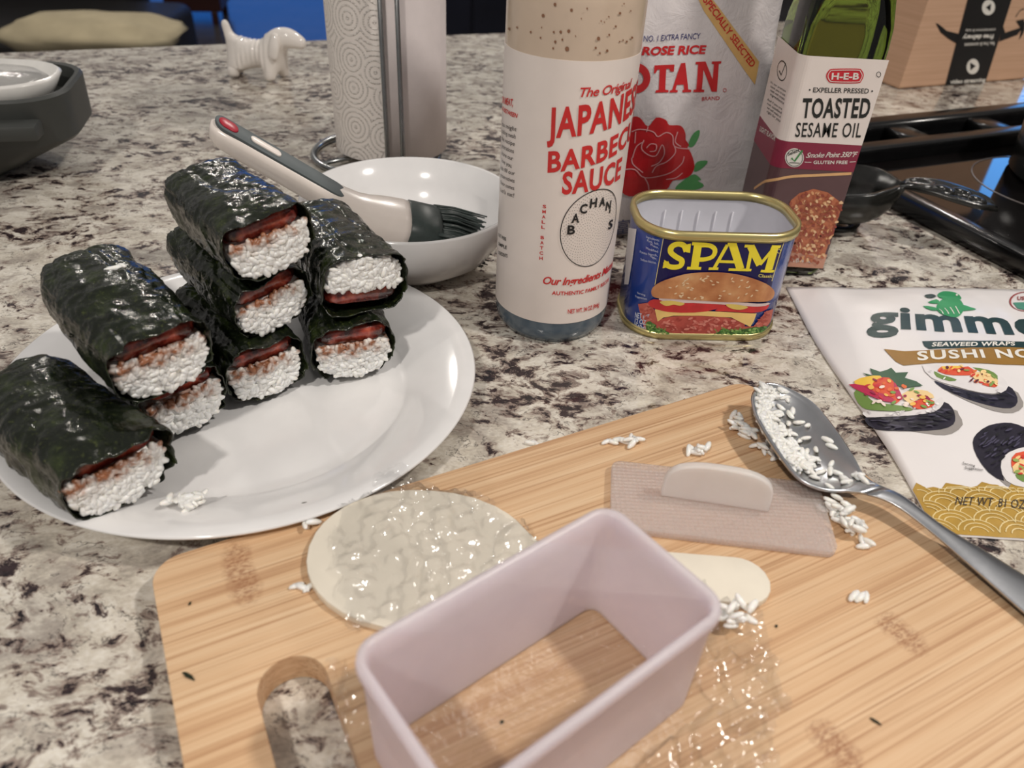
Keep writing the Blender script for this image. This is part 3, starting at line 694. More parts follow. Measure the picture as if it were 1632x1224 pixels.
for i in range(len(R)):
    a_, b_ = R[i], R[(i+1) % len(R)]
    for k in range(n): bm.faces.new((a_[k], a_[(k+1) % n], b_[(k+1) % n], b_[k]))
bmesh.ops.recalc_face_normals(bm, faces=bm.faces)
t = obj('musubi_mold', bm, M['frost']); sharp(t, 70)
tag(t, 'open-bottomed lilac frosted plastic musubi mold standing on the cutting board', 'rice mold')
q0, q1, q2 = G(975, 733, .0195)[:2], G(1305, 770, .0195)[:2], G(1308, 878, .0195)[:2]
px_ = (q1-q0)/np.linalg.norm(q1-q0); py_ = np.array([px_[1], -px_[0]]); PLN, PWD = np.linalg.norm(q1-q0), abs((q2-q1)@py_)
pcn = (q0+q1)/2+py_*PWD/2
t = thing('mold_press', 'frosted plastic press plate with an upright grip on the cutting board', 'rice press', (*pcn, .015))
o = obj('plate', prism([tuple(pcn+px_*x-py_*y) for x, y in rrect(PLN/2, PWD/2, .005, 5)], .0157, .0196, .0008, 2), M['press'], t); sharp(o, 50)
f0, f1 = G(1053, 786, .0196)[:2], G(1224, 812, .0196)[:2]; fx = (f1-f0)/np.linalg.norm(f1-f0); FL = np.linalg.norm(f1-f0)
fn = np.array([-fx[1], fx[0]]); fm = (f0+f1)/2
pr = [(-FL/2, 0), (FL/2, 0)]+[(FL/2*math.copysign(abs(math.cos(a))**.75, math.cos(a)), .005+.0175*abs(math.sin(a))**.6) for a in np.linspace(0, math.pi, 17)]
bm = bmesh.new(); bot = []
for sgn in (-1, 1): bot.append([bm.verts.new((*(fm+fx*x+fn*sgn*.0021), .0194+z)) for x, z in pr])
n = len(pr)
bm.faces.new(bot[0]); bm.faces.new(bot[1][::-1])
for k in range(n): bm.faces.new((bot[0][k], bot[1][k], bot[1][(k+1) % n], bot[0][(k+1) % n]))
bmesh.ops.recalc_face_normals(bm, faces=bm.faces)
o = obj('grip', bm, M['fin'], t); md = o.modifiers.new('b', 'BEVEL'); md.width = .0009; md.segments = 2; sharp(o, 50)
# ------------------------------------------------------------------ serving spoon with rice
lp = [(1215, 612, .0345), (1203, 628, .034), (1203, 645, .0335), (1211, 668, .033), (1242, 718, .031), (1273, 757, .0285), (1306, 775, .027), (1340, 780, .0262), (1362, 783, .0262)]
rp = [(1222, 611, .0345), (1240, 613, .034), (1261, 621, .0335), (1295, 642, .033), (1329, 682, .031), (1357, 724, .0285), (1372, 750, .027), (1383, 762, .0262), (1396, 770, .0262)]
def resamp(L_, n):
    C_ = crom([G(*q) for q in L_], 8, False); C_ = np.array(C_); d = np.r_[0, np.cumsum(np.linalg.norm(np.diff(C_, axis=0), axis=1))]
    return np.stack([np.interp(np.linspace(0, d[-1], n), d, C_[:, i]) for i in range(3)], 1)
nb = 60; LP, RP = resamp(lp, nb), resamp(rp, nb)
hl = [(1368, 784, .0262), (1420, 801, .0255), (1476, 841, .0235), (1550, 903, .0215), (1628, 971, .0195), (1760, 1085, .0175)]; hr = [(1399, 772, .0262), (1440, 790, .0255), (1504, 838, .0235), (1568, 876, .0215), (1628, 913, .0195), (1800, 1015, .0175)]
LH, RH = resamp(hl, 30), resamp(hr, 30)
LA, RA = np.concatenate([LP, LH]), np.concatenate([RP, RH]); nr = len(LA); nc = 25; V = []; Fc = []
def spoon_pt(i, q):   # q in 0..1 across
    p = LA[i]*(1-q)+RA[i]*q; c = 4*q*(1-q)
    if i < nb:
        s = i/(nb-1); dp = .0128*max(0, math.sin(math.pi*min(1, s*1.02+.03)))**.8*c**.75
    else: dp = -.0012*c
    return np.array([p[0], p[1], p[2]-dp])
for i in range(nr):
    for j in range(nc): V.append(spoon_pt(i, j/(nc-1)))
for i in range(nr-1):
    for j in range(nc-1): a_ = i*nc+j; Fc.append((a_, a_+nc, a_+nc+1, a_+1))
t = thing('serving_spoon', 'large steel serving spoon with rice stuck in its bowl', 'spoon', (*LA[nb//2][:2], .016))
ncut = (nb+1)*(nc-1)
for nm, ff in (('spoon_bowl', Fc[:ncut]), ('handle', Fc[ncut:])):
    o = obj(nm, (V, ff), M['steel'], t); bm = bmesh.new(); bm.from_mesh(o.data)
    bmesh.ops.delete(bm, geom=[q for q in bm.verts if not q.link_faces], context='VERTS'); bm.to_mesh(o.data); bm.free()
    md = o.modifiers.new('th', 'SOLIDIFY'); md.thickness = .0016; md.offset = -1
r = random.Random(5); Vl = []; Fl = []
for k in range(330):
    i = r.uniform(1, nb*.66) if k < 270 else r.uniform(1, nb-3); q = min(.97, max(.06, r.gauss(.30+1*.1*math.sin(i*.2), .18)))
    if k > 270: q = r.uniform(.08, .9)
    p = spoon_pt(int(i), q); a = r.uniform(0, math.pi)
    add_grain(Vl, Fl, p+np.array([0, 0, .0006+r.uniform(0, .0022)*(1 if k < 200 else .2)]), (math.cos(a), math.sin(a), r.uniform(-.3, .3)), r, L=.0034, w=.0014)
o = obj('stuck_rice', (np.concatenate(Vl), Fl), M['rice']); tag(o, 'sticky cooked rice smeared in the bowl of the steel spoon', 'rice', kind='stuff')
# ------------------------------------------------------------------ loose rice clumps and crumbs
def clump(px, py, z, n, sp, label, k, grp='rice bits dropped on the cutting board', elong=(1, 0), hgt=.0035):
    r = random.Random(900+k); c = G(px, py, z)[:2]; Vl = []; Fl = []
    for i in range(n):
        s = r.gauss(0, .85)*sp; q = r.gauss(0, .5)*sp; d = np.array(elong)/np.hypot(*elong)
        if n <= 4: s = (i-(n-1)/2)*sp*1.2; q = r.uniform(-.6, .6)*sp
        p = c+d*s+np.array([-d[1], d[0]])*q; a = r.uniform(0, math.pi)
        add_grain(Vl, Fl, (p[0], p[1], z+.0012+(r.uniform(0, hgt) if n > 4 else 0)), (math.cos(a), math.sin(a), r.uniform(-.5, .5) if n > 4 else .1), r, L=.0038, w=.00145)
    o = obj('rice_clump', (np.concatenate(Vl), Fl), M['rice']); tag(o, label, 'rice', grp); return o
clump(1180, 690, BT, 20, .0052, 'white rice clump on the board left of the spoon bowl', 1, elong=(.35, -.6), hgt=.006)
clump(1235, 725, BT, 22, .0055, 'rice clump on the board tucked under the left edge of the spoon', 2, elong=(.6, -.6))
clump(980, 706, BT, 4, .0026, 'left one of two tiny rice bits near the board\'s far edge', 3)
clump(1010, 707, BT, 5, .0026, 'right one of two tiny rice bits near the board\'s far edge', 4)
clump(1112, 722, BT, 9, .0026, 'rice bit just behind the press plate grip', 5)
clump(1328, 818, BT, 22, .0042, 'rice clump touching the right end of the press plate', 6, elong=(.6, -.5), hgt=.006)
clump(1355, 850, BT, 24, .0042, 'rice clump just right of the press plate, nearer the camera', 7, elong=(.5, -.6), hgt=.007)
clump(1376, 872, BT, 1, .001, 'single short rice grain below the clump by the press plate', 8)
clump(1370, 955, BT, 3, .0022, 'three rice grains alone in the middle right of the board', 9)
clump(496, 842, BT, 5, .0032, 'rice grains at the upper left rim of the paddle', 10)
clump(482, 940, BT, 3, .0022, 'rice grains stuck to the left rim of the paddle', 11)
clump(1165, 985, BT+.004, 24, .0045, 'rice lump inside the clear wrap beside the mold corner', 12, hgt=.007)
clump(850, 710, 0, 2, .0022, 'two rice grains on the granite behind the board', 13, 'rice bits on the granite')
clump(300, 806, .0135, 24, .0042, 'rice clump fallen beside the front musubi on the plate', 14, 'rice bits on the plate', (1, .2), .004)
def flake(px, py, z, s, a, label, k):
    c = G(px, py, z); r = random.Random(k); pts = [(c[0]+s[0]*math.cos(q+a)*r.uniform(.7, 1.1)*math.cos(0)-0, c[1]+0) for q in (0,)]
    L_ = [(s[0], 0), (.3*s[0], s[1]), (-.6*s[0], .8*s[1]), (-s[0], -.2*s[1]), (-.2*s[0], -s[1])]
    pts = [(c[0]+x*math.cos(a)-y*math.sin(a), c[1]+x*math.sin(a)+y*math.cos(a)) for x, y in L_]
    tag(obj('nori_flake', prism(pts, z+.0002, z+.0008), M['flake'], smooth=False), label, 'seaweed crumb', 'seaweed crumbs')
flake(301, 1079, BT, (.0033, .0008), -.5, 'longest seaweed crumb on the board left of the slot handle', 1)
flake(303, 963, BT, (.0009, .0004), 1.3, 'tiny seaweed crumb near the rounded left corner of the board', 2)
flake(1395, 1151, BT, (.0022, .0005), -.7, 'thin seaweed crumb at the lower right of the board', 3)
flake(1237, 999, BT, (.0007, .0006), .2, 'black seaweed speck right of the mold corner', 4)
flake(486, 803, .0165, (.0016, .0004), .3, 'curled seaweed crumb on the near rim of the plate', 5)
flake(800, 1152, BT, (.0008, .0006), .4, 'dark speck on the wood inside the mold', 6)
# ------------------------------------------------------------------ clear wrap
def crumple(p, seed):
    r = random.Random(int(seed*10)); h = 0.
    wx = .006*noise.noise(Vector((p[0]*34, p[1]*34, seed))); wy = .006*noise.noise(Vector((p[0]*34, p[1]*34, seed+4)))
    for k in range(9):
        a = r.uniform(0, math.pi); f = r.uniform(28, 60) if k < 4 else r.uniform(75, 150); ph = r.random()
        q = ((p[0]+wx)*math.cos(a)+(p[1]+wy)*math.sin(a))*f+ph
        h += abs(q-math.floor(q)-.5)*2*(.0016 if k < 4 else .0007)
    return max(0., h-.0042)
def film_sheet(poly, hfun, label, seed, step=.0013):
    P_ = np.array([G(x, y, .018)[:2] for x, y in poly]); lo, hi = P_.min(0), P_.max(0)
    def ins(p):
        c = False; n = len(P_); j = n-1
        for i in range(n):
            if (P_[i][1] > p[1]) != (P_[j][1] > p[1]) and p[0] < (P_[j][0]-P_[i][0])*(p[1]-P_[i][1])/(P_[j][1]-P_[i][1])+P_[i][0]: c = not c
            j = i
        return c
    nx, ny = int((hi[0]-lo[0])/step)+1, int((hi[1]-lo[1])/step)+1; idx = {}; V = []; Fc = []
    for i in range(nx):
        for j in range(ny):
            p = lo+np.array([i, j])*step; wob = np.array([noise.noise(Vector((p[0]*90, p[1]*90, seed))), noise.noise(Vector((p[0]*90, p[1]*90, seed+9)))])*.004
            if ins(p+wob):
                idx[i, j] = len(V); q = Vector((p[0], p[1], seed))
                amp, base = hfun(p)
                h = crumple(p, seed)*1.7+.0005*noise.noise(q*240)+.0006
                V.append((p[0]+.0007*noise.noise(q*200), p[1]+.0007*noise.noise(q*210), base+max(.0002, h*amp)))
    for (i, j), a in idx.items():
        b, c, d = idx.get((i+1, j)), idx.get((i+1, j+1)), idx.get((i, j+1))
        if b is not None and c is not None and d is not None: Fc.append((a, b, c, d))
    o = obj('plastic_wrap', (V, Fc), M['film']); tag(o, label, 'plastic wrap'); return o
def on_paddle(p):
    s = p[0]+.0845
    return 0 < s < .2 and abs(p[1]-pmid(s)[1]) < phw(s)+.0005
def in_mold(p, m=.0):
    d = np.asarray(p)-mcen; return abs(d@mx) < hw+m and abs(d@my) < hd+m
def on_board(p):
    d = np.asarray(p)-BO; return d@e1 > .001 and d@e2 > .001
film_sheet([(540, 815), (585, 790), (600, 765), (640, 752), (690, 772), (745, 778), (800, 822), (872, 862), (862, 900), (760, 960), (640, 1002), (560, 1003), (540, 960), (530, 880)],
           lambda p: (1.0, (PZ+.0044) if on_paddle(p) else (BT+.0006 if on_board(p) else .022)), 'crumpled clear plastic wrap over the paddle head', 2.)
def slot_in(p):
    d = np.asarray(p)-BO-e1*.0405-e2*.118; return abs(d@e1) < .0125 and abs(d@e2) < .047
film_sheet([(520, 1060), (575, 1062), (700, 1020), (1000, 900), (1135, 930), (1190, 938), (1225, 1000), (1243, 1050), (1262, 1105), (1240, 1170), (1240, 1300), (760, 1330), (500, 1300), (520, 1190), (512, 1120)],
           lambda p: (.12 if in_mold(p, .004) else 1.7, BT+.0004), 'crumpled clear plastic wrap spread under the mold', 5.)
# ------------------------------------------------------------------ print on surfaces
class Surf:
    """a printable surface: at(u,v,o) -> world point, o metres proud of it"""
    def __init__(s, at, uv0, curved=True, step=.0025): s.at = at; s.uv0 = uv0; s.curved = curved; s.step = step
    def hit(s, px, py):
        x = np.array(s.uv0, float); tgt = np.array([px, py], float)
        for _ in range(40):
            f = Pj(s.at(x[0], x[1], 0.))-tgt
            if abs(f).max() < .01: break
            h = 1e-5; J = np.stack([(Pj(s.at(x[0]+h, x[1], 0.))-f-tgt)/h, (Pj(s.at(x[0], x[1]+h, 0.))-f-tgt)/h], 1)
            try: d = np.linalg.solve(J, -f)
            except np.linalg.LinAlgError: break
            m = max(1., abs(d).max()/.02); x = x+d/m
        return x
def plane_surf(o, ux, uy, n):
    o, ux, uy, n = (np.asarray(q, float) for q in (o, ux, uy, n))
    return Surf(lambda u, v, k: o+ux*u+uy*v+n*k, (0, 0), False)
class Ink:
    """collects flat shapes of one colour, in surface uv, and lays them on the surface"""
    def __init__(s, surf, off=.00025, fr=None, joined=False): s.s = surf; s.off = off; s.bms = []; s.fr = fr; s.joined = joined
    def nb(s):
        if not (s.joined and s.bms): s.bms.append(bmesh.new())
        s.bm = s.bms[-1]; s.k = getattr(s, 'k', 0)+1; s.z = (s.k % 12)*2.2e-5 if s.joined else 0.
    def uv(s, p):
        if s.fr: p = (s.fr[0]+p[0]/s.fr[2], s.fr[1]+p[1]/s.fr[2])
        return s.s.hit(*p)
    def poly(s, pts, smooth=0, raw=False):
        U = [np.asarray(p, float) for p in pts] if raw else [s.uv(p) for p in pts]
        if smooth: U = crom(U, smooth)
        return s._fill(U)
    def _fill(s, U):
        s.nb(); vs = [s.bm.verts.new((u[0], u[1], s.z)) for u in U]
        ed = [s.bm.edges.new((vs[i], vs[(i+1) % len(vs)])) for i in range(len(vs))]
        bmesh.ops.triangle_fill(s.bm, use_beauty=True, edges=ed, normal=(0, 0, 1)); return s
    def ell(s, c, rx, ry, rot=0., n=14):
        U = s.uv(c); e = s.uv((c[0]+rx*math.cos(rot), c[1]+rx*math.sin(rot)))-U; g = s.uv((c[0]-ry*math.sin(rot), c[1]+ry*math.cos(rot)))-U
        return s._fill([U+e*math.cos(2*math.pi*k/n)+g*math.sin(2*math.pi*k/n) for k in range(n)])
    def stroke(s, pts, w, smooth=4, closed=False, raw=False, taper=0.):
        U = [np.asarray(p, float) for p in pts] if raw else [s.uv(p) for p in pts]
        if smooth: U = crom(U, smooth, closed)
        if not raw:
            a = s.uv(pts[0]); k = min(np.linalg.norm(s.uv((pts[0][0]+5, pts[0][1]))-a), 1.5*np.linalg.norm(s.uv((pts[0][0], pts[0][1]+5))-a))/5; w = w*k
        n = len(U); L_ = []; R_ = []; s.nb()
        for i in range(n):
            if closed: t = U[(i+1) % n]-U[i-1]
            else: t = U[min(i+1, n-1)]-U[max(i-1, 0)]
            t = t/(np.linalg.norm(t)+1e-12); m = np.array([-t[1], t[0]])*w/2
            if taper: m = m*(1-taper*abs(2*i/(n-1)-1))
            L_.append(s.bm.verts.new((*(U[i]+m), s.z))); R_.append(s.bm.verts.new((*(U[i]-m), s.z)))
        for i in range(n if closed else n-1):
            j = (i+1) % n; s.bm.faces.new((L_[i], R_[i], R_[j], L_[j]))
        return s
    def text(s, body, bl, br, tl, prefix=None, hh=.729, bold=.0, shear=0., spacing=1., raw=False):
        def mk(b):
            c = bpy.data.curves.new('t', 'FONT'); c.body = b; c.offset = bold; c.shear = shear; c.space_character = spacing; c.resolution_u = 3
            o = bpy.data.objects.new('t', c); col.objects.link(o); dg = bpy.context.evaluated_depsgraph_get(); dg.update()
            m = bpy.data.meshes.new_from_object(o.evaluated_get(dg)); bpy.data.objects.remove(o); return m
        m = mk(body); mp = mk(prefix) if prefix else m
        if not len(m.vertices) or not len(mp.vertices): return s
        x0 = min(v.co.x for v in m.vertices); hh += 2*bold; x1 = max(v.co.x for v in mp.vertices)
        a, b, c = (np.asarray(q, float) for q in (bl, br, tl)) if raw else (s.uv(bl), s.uv(br), s.uv(tl))
        ex = (b-a)/(x1-x0); ey = (c-a)/hh
        s.nb(); vs = [s.bm.verts.new((*(a+ex*(v.co.x-x0)+ey*(v.co.y+bold)), 0)) for v in m.vertices]
        for p in m.polygons:
            try: s.bm.faces.new([vs[i] for i in p.vertices])
            except ValueError: pass
        return s
    def done(s, name, mat, parent):
        o = None
        for bm in s.bms:
            if not len(bm.verts): continue
            if s.s.curved:
                for ax in (0, 1):
                    lo = min(v.co[ax] for v in bm.verts); hi = max(v.co[ax] for v in bm.verts); st = s.s.step*(1 if ax == 0 else s.s.vstep if hasattr(s.s, 'vstep') else 1)
                    k = math.floor(lo/st)+1
                    while k*st < hi:
                        no = (1, 0, 0) if ax == 0 else (0, 1, 0); co = (k*st, 0, 0) if ax == 0 else (0, k*st, 0)
                        bmesh.ops.bisect_plane(bm, geom=bm.verts[:]+bm.edges[:]+bm.faces[:], dist=1e-7, plane_co=co, plane_no=no); k += 1
            for v in bm.verts: v.co = Vector([float(q) for q in s.s.at(v.co.x, v.co.y, s.off+v.co.z)])
            o = obj(name, bm, mat, parent, smooth=False)
            if s.joined and 'letter' not in name: o['kind'] = 'stuff'
        s.bms = []
        return o
INK = {}
def ink(rgb, rough=.45, name=None, var=.05, vs=120.):
    k = (tuple(rgb), rough)
    if k not in INK: INK[k] = plain(name or 'print_%d_%d_%d' % tuple(rgb), rgb, rough, var=var, vs=vs)
    return INK[k]
# ------------------------------------------------------------------ barbecue sauce bottle
SB = np.array([.0237, .4615]); SR = .0386
t = thing('sauce_bottle', 'tall round barbecue sauce bottle with a cream label and red lettering', 'bottle', (*SB, 0))
def cyl_at(u, v, o): a = -math.pi/2+u/SR; return np.array([SB[0]+(SR+o)*math.cos(a), SB[1]+(SR+o)*math.sin(a), v])
cs = Surf(cyl_at, (0, .1), True, .003); cs.vstep = 40
ZB, ZT = cs.hit(880, 516)[1], cs.hit(912, 97)[1]
bmp = lathe([(0, .003), (.026, .003), (.030, .0002), (.0345, .0008), (.0374, .006), (.0382, .012), (.0384, ZT-.004)], (*SB, 0), 72)
obj('lower_body', bmp, M['sauceglass'], t)
zt = ZT-.004; up_ = obj('upper_body', lathe([(.0384, zt), (.0384, zt+.030), (.0376, zt+.036), (.033, zt+.048), (.022, zt+.058), (.0165, zt+.062), (.0165, zt+.07), (0, zt+.07)], (*SB, 0), 72), M['foam'], t)
obj('cap', lathe([(0, zt+.066), (.0195, zt+.066), (.0195, zt+.078), (.016, zt+.082), (.008, zt+.1), (.0045, zt+.104), (0, zt+.104)], (*SB, 0), 40), M['cap'], t)
lab = obj('label', lathe([(.0383, ZB), (.03858, ZB), (.03858, ZT), (.0383, ZT)], (*SB, 0), 96), M['label'], t); sharp(lab)
fr = (780, 0, 4.373)
I = Ink(cs, .0002, fr, joined=True)
for x, y, q in ((375, 108, 13), (572, 70, 12), (497, 222, 11), (553, 216, 13), (541, 340, 17), (759, 268, 14), (908, 92, 10), (878, 183, 8), (460, 290, 10), (450, 222, 8), (509, 275, 8), (740, 333, 9), (820, 353, 10), (768, 370, 8), (778, 146, 6), (800, 153, 5), (833, 242, 8), (290, 222, 8), (358, 262, 7), (445, 335, 8), (458, 30, 12), (680, 58, 7), (990, 262, 9), (907, 290, 6), (930, 280, 6), (955, 290, 8), (983, 75, 6), (140, 200, 10), (195, 190, 7), (365, 190, 5), (640, 128, 5), (600, 250, 5), (830, 115, 6), (935, 25, 6)):
    I.ell((x, y), q*.85, q, n=10)
I.done('bubbles', M['bubble'], up_)
RD = M['ink_red']; BK = M['ink_black']
I = Ink(cs, .00035, fr)
I.text('The Original', (628, 676), (985, 606), (634, 606), bold=.012, shear=.25, spacing=.92)
I.done('script_line', RD, lab)
for nm, body, bl, br, tl, pf in (('word_japanese', 'JAPANESE', (402, 962), (914, 858), (410, 735), 'JAPAN'), ('word_barbecue', 'BARBECUE', (405, 1203), (884, 1072), (411, 1045), 'BARBE')):
    I = Ink(cs, .00035, fr); I.text(body, bl, br, tl, pf, bold=.03, spacing=1.08); I.done(nm, RD, lab)
fr2 = (780, 280, 4.373)
I = Ink(cs, .00035, fr2); I.text('SAUCE', (503, 130), (862, 50), (512, -38), 'SAUC', bold=.03, spacing=1.08); I.done('word_sauce', RD, lab)
I = Ink(cs, .00035, fr2)
for k, c in enumerate('SMALL BATCH'):
    yy = 200+k*36; xx = 372-k*2.4
    if c != ' ': I.text(c, (xx, yy+24), (xx+24, yy+26), (xx, yy), bold=.02)
I.done('small_batch', RD, lab)
I = Ink(cs, .00035, fr2); I.text('Our Ingredients Matter', (372, 752), (772, 706), (378, 696), 'Our Ingredients', bold=.018, shear=.25, spacing=.92); I.done('script_line', RD, lab)
I = Ink(cs, .00035, fr2); I.text('AUTHENTIC FAMILY RECIPE', (434, 828), (765, 782), (437, 800), 'AUTHENTIC FAMILY', bold=.02); I.done('tag_line', RD, lab)
I = Ink(cs, .00035, fr2); I.text('NET WT. 34 OZ (964g)', (546, 960), (762, 908), (546, 928), bold=.012, spacing=.9); I.done('net_weight', RD, lab)
# round emblem: stippled disc with the arched name
ec = cs.hit(780+690/4.373, 280+377/4.373)
er = np.linalg.norm((cs.hit(780+492/4.373, 280+410/4.373)-ec)); eh = abs(cs.hit(780+700/4.373, 280+627/4.373)[1]-ec[1])
ul, ur = cs.hit(892.5, 375)[0], cs.hit(980.5, 350)[0]; ec = np.array([(ul+ur)/2, ec[1]]); eR = eh; eX = np.array([(ur-ul)/2/eh, 1.])
I = Ink(cs, .0003); I.stroke([ec+eX*eR*np.array([math.cos(a), math.sin(a)]) for a in np.linspace(0, 2*math.pi, 40, endpoint=False)], .00055, 1, True, True); I.done('emblem_ring', BK, lab)
I = Ink(cs, .0003, None, True)
for k in range(560):
    a, q = k*2.39996, math.sqrt((k+.5)/560)*eR*.96
    p = ec+eX*q*np.array([math.cos(a), math.sin(a)])
    I._fill([p+.00024*np.array([math.cos(b), math.sin(b)]) for b in np.linspace(0, 2*math.pi, 5, endpoint=False)])
I.done('emblem_stipple', BK, lab)
I = Ink(cs, .0004)
for k, c in enumerate("BACHAN'S"):
    a = math.radians(176-k*25.5); p = ec+eX*.70*eR*np.array([math.cos(a), math.sin(a)])
    hgt = eR*.25
    I.text(c, p+np.array([-hgt*.38, -hgt*.5]), p+np.array([hgt*(.38 if c != "'" else -.2), -hgt*.5]), p+np.array([-hgt*.38, hgt*.5]), bold=.03, raw=True)
I.done('emblem_letter', BK, lab)
# side panel small print (left side)
I = Ink(cs, .00035, fr); I.text('ON MEAT,', (92, 715), (165, 740), (95, 665), bold=.02); I.text('IN-BETWEEN', (92, 765), (192, 822), (95, 735), bold=.02); I.done('side_heading', RD, lab)
I = Ink(cs, .00035, fr)
for k, b in enumerate(('you might', 'cooking meals', 'the recipe', 'generations', 'share our', 'love you.')): I.text(b, (88, 868+k*52), (190-k*6, 915+k*51), (90, 838+k*52))
for k, b in enumerate(('kids fill our', 'preservatives', 'flavor comes', "Let's eat!")): I.text(b, (80, 1175+k*52), (178-k*2, 1222+k*51), (82, 1147+k*52))
I.done('side_text', ink((70, 60, 60)), lab)
I = Ink(cs, .00035, fr2)
for k, b in enumerate(('NUT FREE', 'SIMPLE', 'INGREDIENTS')): I.text(b, (66, 420+k*62), (118+k*5, 455+k*58), (67, 395+k*62), bold=.01)
I.done('side_claims', BK, lab)
# ------------------------------------------------------------------ rice bag
n = N('white_woven_plastic'); v = n.coord(); f = n.noise(v, 26, 4, .6, .6)
n.b(Base_Color=n.ramp(f, [(.3, lin(206, 200, 202)), (.7, lin(220, 214, 214))]), Roughness=.22, Specular_IOR_Level=.55)
n.bump(n.math('ADD', n.math('MULTIPLY', n.noise(v, 55, 4, .65, .9), 1.), n.math('MULTIPLY', n.noise(n.coord(sc=(1, 1, .15)), 600, 1), .1)), .35, .004); M['bag'] = n.m
RB0, RB1 = G(833, 434)[:2], G(1176, 400)[:2]
RBX = np.array([.986, .165]); RBN = np.array([RBX[1], -RBX[0]])
RBo = np.array([.090, .602]); RW, RH_, RD_ = .100, .34, .062
def bagpt(u, v, o):      # u across (-1..1 -> +-RW), v height
    s = u/RW; hgt = v/RH_
    w = 1-.10*max(0, hgt-.1)+.03*math.sin(hgt*9)
    bul = .014*(1-s*s)*math.sin(min(1, hgt*1.6+.1)*math.pi*.9)**1. if hgt < .6 else .014*(1-s*s)*.5
    bul -= .010*max(0, hgt-.35)
    bul += .0028*noise.noise(Vector((u*30, v*24, 1.3)))*min(1, max(0, .2+hgt*3))+.0012*noise.noise(Vector((u*75, v*60, 4.3)))
    p = RBo+RBX*u*w+RBN*(bul+o); return np.array([p[0], p[1], v])
t = thing('rice_bag', 'white plastic rice bag with a red rose behind the sauce bottle', 'bag', (*(RBo-RBN*.03), 0))
V = []; Fc = []; nu, nv = 40, 44
for j in range(nv+1):
    vv = .0008+(RH_-.0008)*j/nv
    for i in range(nu+1): V.append(bagpt(-RW+2*RW*i/nu, vv, 0))
    for i in range(nu+1):
        u = RW-2*RW*i/nu; f = bagpt(u, vv, 0); q = abs(u/RW); d_ = RD_*(1-.75*(vv/RH_)**2)*(1-q**8*.35); b = RBo+RBX*u*.97-RBN*d_; V.append((b[0], b[1], vv))
m_ = 2*(nu+1)
for j in range(nv):
    for i in range(m_): a_ = j*m_+i; b_ = j*m_+(i+1) % m_; Fc.append((a_, b_, b_+m_, a_+m_))
Fc.append(list(range(m_))[::-1]); Fc.append([nv*m_+i for i in range(m_)])
bag = obj('sack', (V, Fc), M['bag'], t)
bsf = Surf(bagpt, (0, .1), True, .005)
fb = (980, 0, 3.823)
RB_ = ink((196, 36, 40), .35); NV = ink((44, 46, 110), .4); GD = ink((212, 172, 108), .4); GR = ink((88, 158, 96), .4); PK = ink((236, 178, 180), .4)
I = Ink(bsf, .0005, fb); I.text('NO. 1 EXTRA FANCY', (172, 252), (522, 236), (172, 214), None, bold=.0, shear=.15, spacing=.95); I.done('grade_line', NV, bag)
I = Ink(bsf, .0005, fb); I.text('ROSE RICE', (160, 336), (552, 328), (168, 280), None, bold=.04, shear=.1); I.done('product_line', RB_, bag)
I = Ink(bsf, .0004, fb); I.poly([(505, -10), (590, -10), (878, 375), (852, 515), (540, 65)]); rib = I.done('gold_ribbon', GD, bag)
I = Ink(bsf, .0007, fb); I.text('SPECIALLY SELECTED', (532, 2), (828, 412), (568, -30), None, bold=.015); I.done('ribbon_text', RB_, bag)
I = Ink(bsf, .0005, fb)     # big serif brand letters
def slab(pts): I.poly(pts)
slab([(240, 398), (362, 392), (358, 436), (338, 436), (330, 418), (312, 418), (306, 545), (326, 548), (324, 562), (246, 564), (248, 550), (266, 546), (272, 422), (258, 424), (246, 446), (236, 446)])
slab([(332, 562), (334, 550), (348, 546), (402, 384), (428, 382), (446, 544), (464, 546), (464, 560), (410, 562), (410, 548), (420, 546), (417, 514), (376, 516), (368, 546), (382, 548), (380, 562)])
slab([(476, 560), (478, 546), (494, 544), (506, 392), (490, 390), (492, 376), (552, 374), (594, 482), (602, 390), (588, 388), (590, 374), (648, 372), (646, 386), (632, 388), (620, 558), (588, 558), (538, 424), (528, 544), (544, 546), (542, 560)])
I.stroke([(128+66*math.cos(a), 476+68*math.sin(a)) for a in np.linspace(0, 2*math.pi, 20, endpoint=False)], 42, 2, True)
I.done('brand_letters', RB_, bag)
I = Ink(bsf, .0005, fb); I.text('BRAND', (528, 614), (636, 608), (530, 590), bold=.01); I.stroke([(668+10*math.cos(a), 548+10*math.sin(a)) for a in np.linspace(0, 6.28, 12, endpoint=False)], 3, 1, True); I.done('brand_word', ink((190, 60, 66)), bag)
I = Ink(bsf, .0004, fb)
for P_ in ([(455, 852), (480, 810), (515, 792), (508, 840), (478, 890), (448, 892)], [(480, 1030), (500, 985), (565, 980), (530, 1025), (490, 1046)], [(370, 1140), (400, 1110), (470, 1064), (500, 1068), (525, 1095), (505, 1100), (542, 1130), (480, 1158), (380, 1160)]): I.poly(P_, 3)
I.done('rose_leaves', GR, bag)
I = Ink(bsf, .0006, fb)
I.poly([(40, 880), (95, 725), (150, 715), (200, 770), (250, 715), (310, 730), (330, 760), (400, 765), (428, 810), (430, 850), (450, 880), (440, 900), (462, 930), (484, 1010), (460, 1065), (410, 1090), (350, 1100), (310, 1155), (210, 1160), (150, 1190), (60, 1185), (20, 1100)], 3)
rose = I.done('rose_bloom', RB_, bag)
I = Ink(bsf, .0009, fb, joined=True)
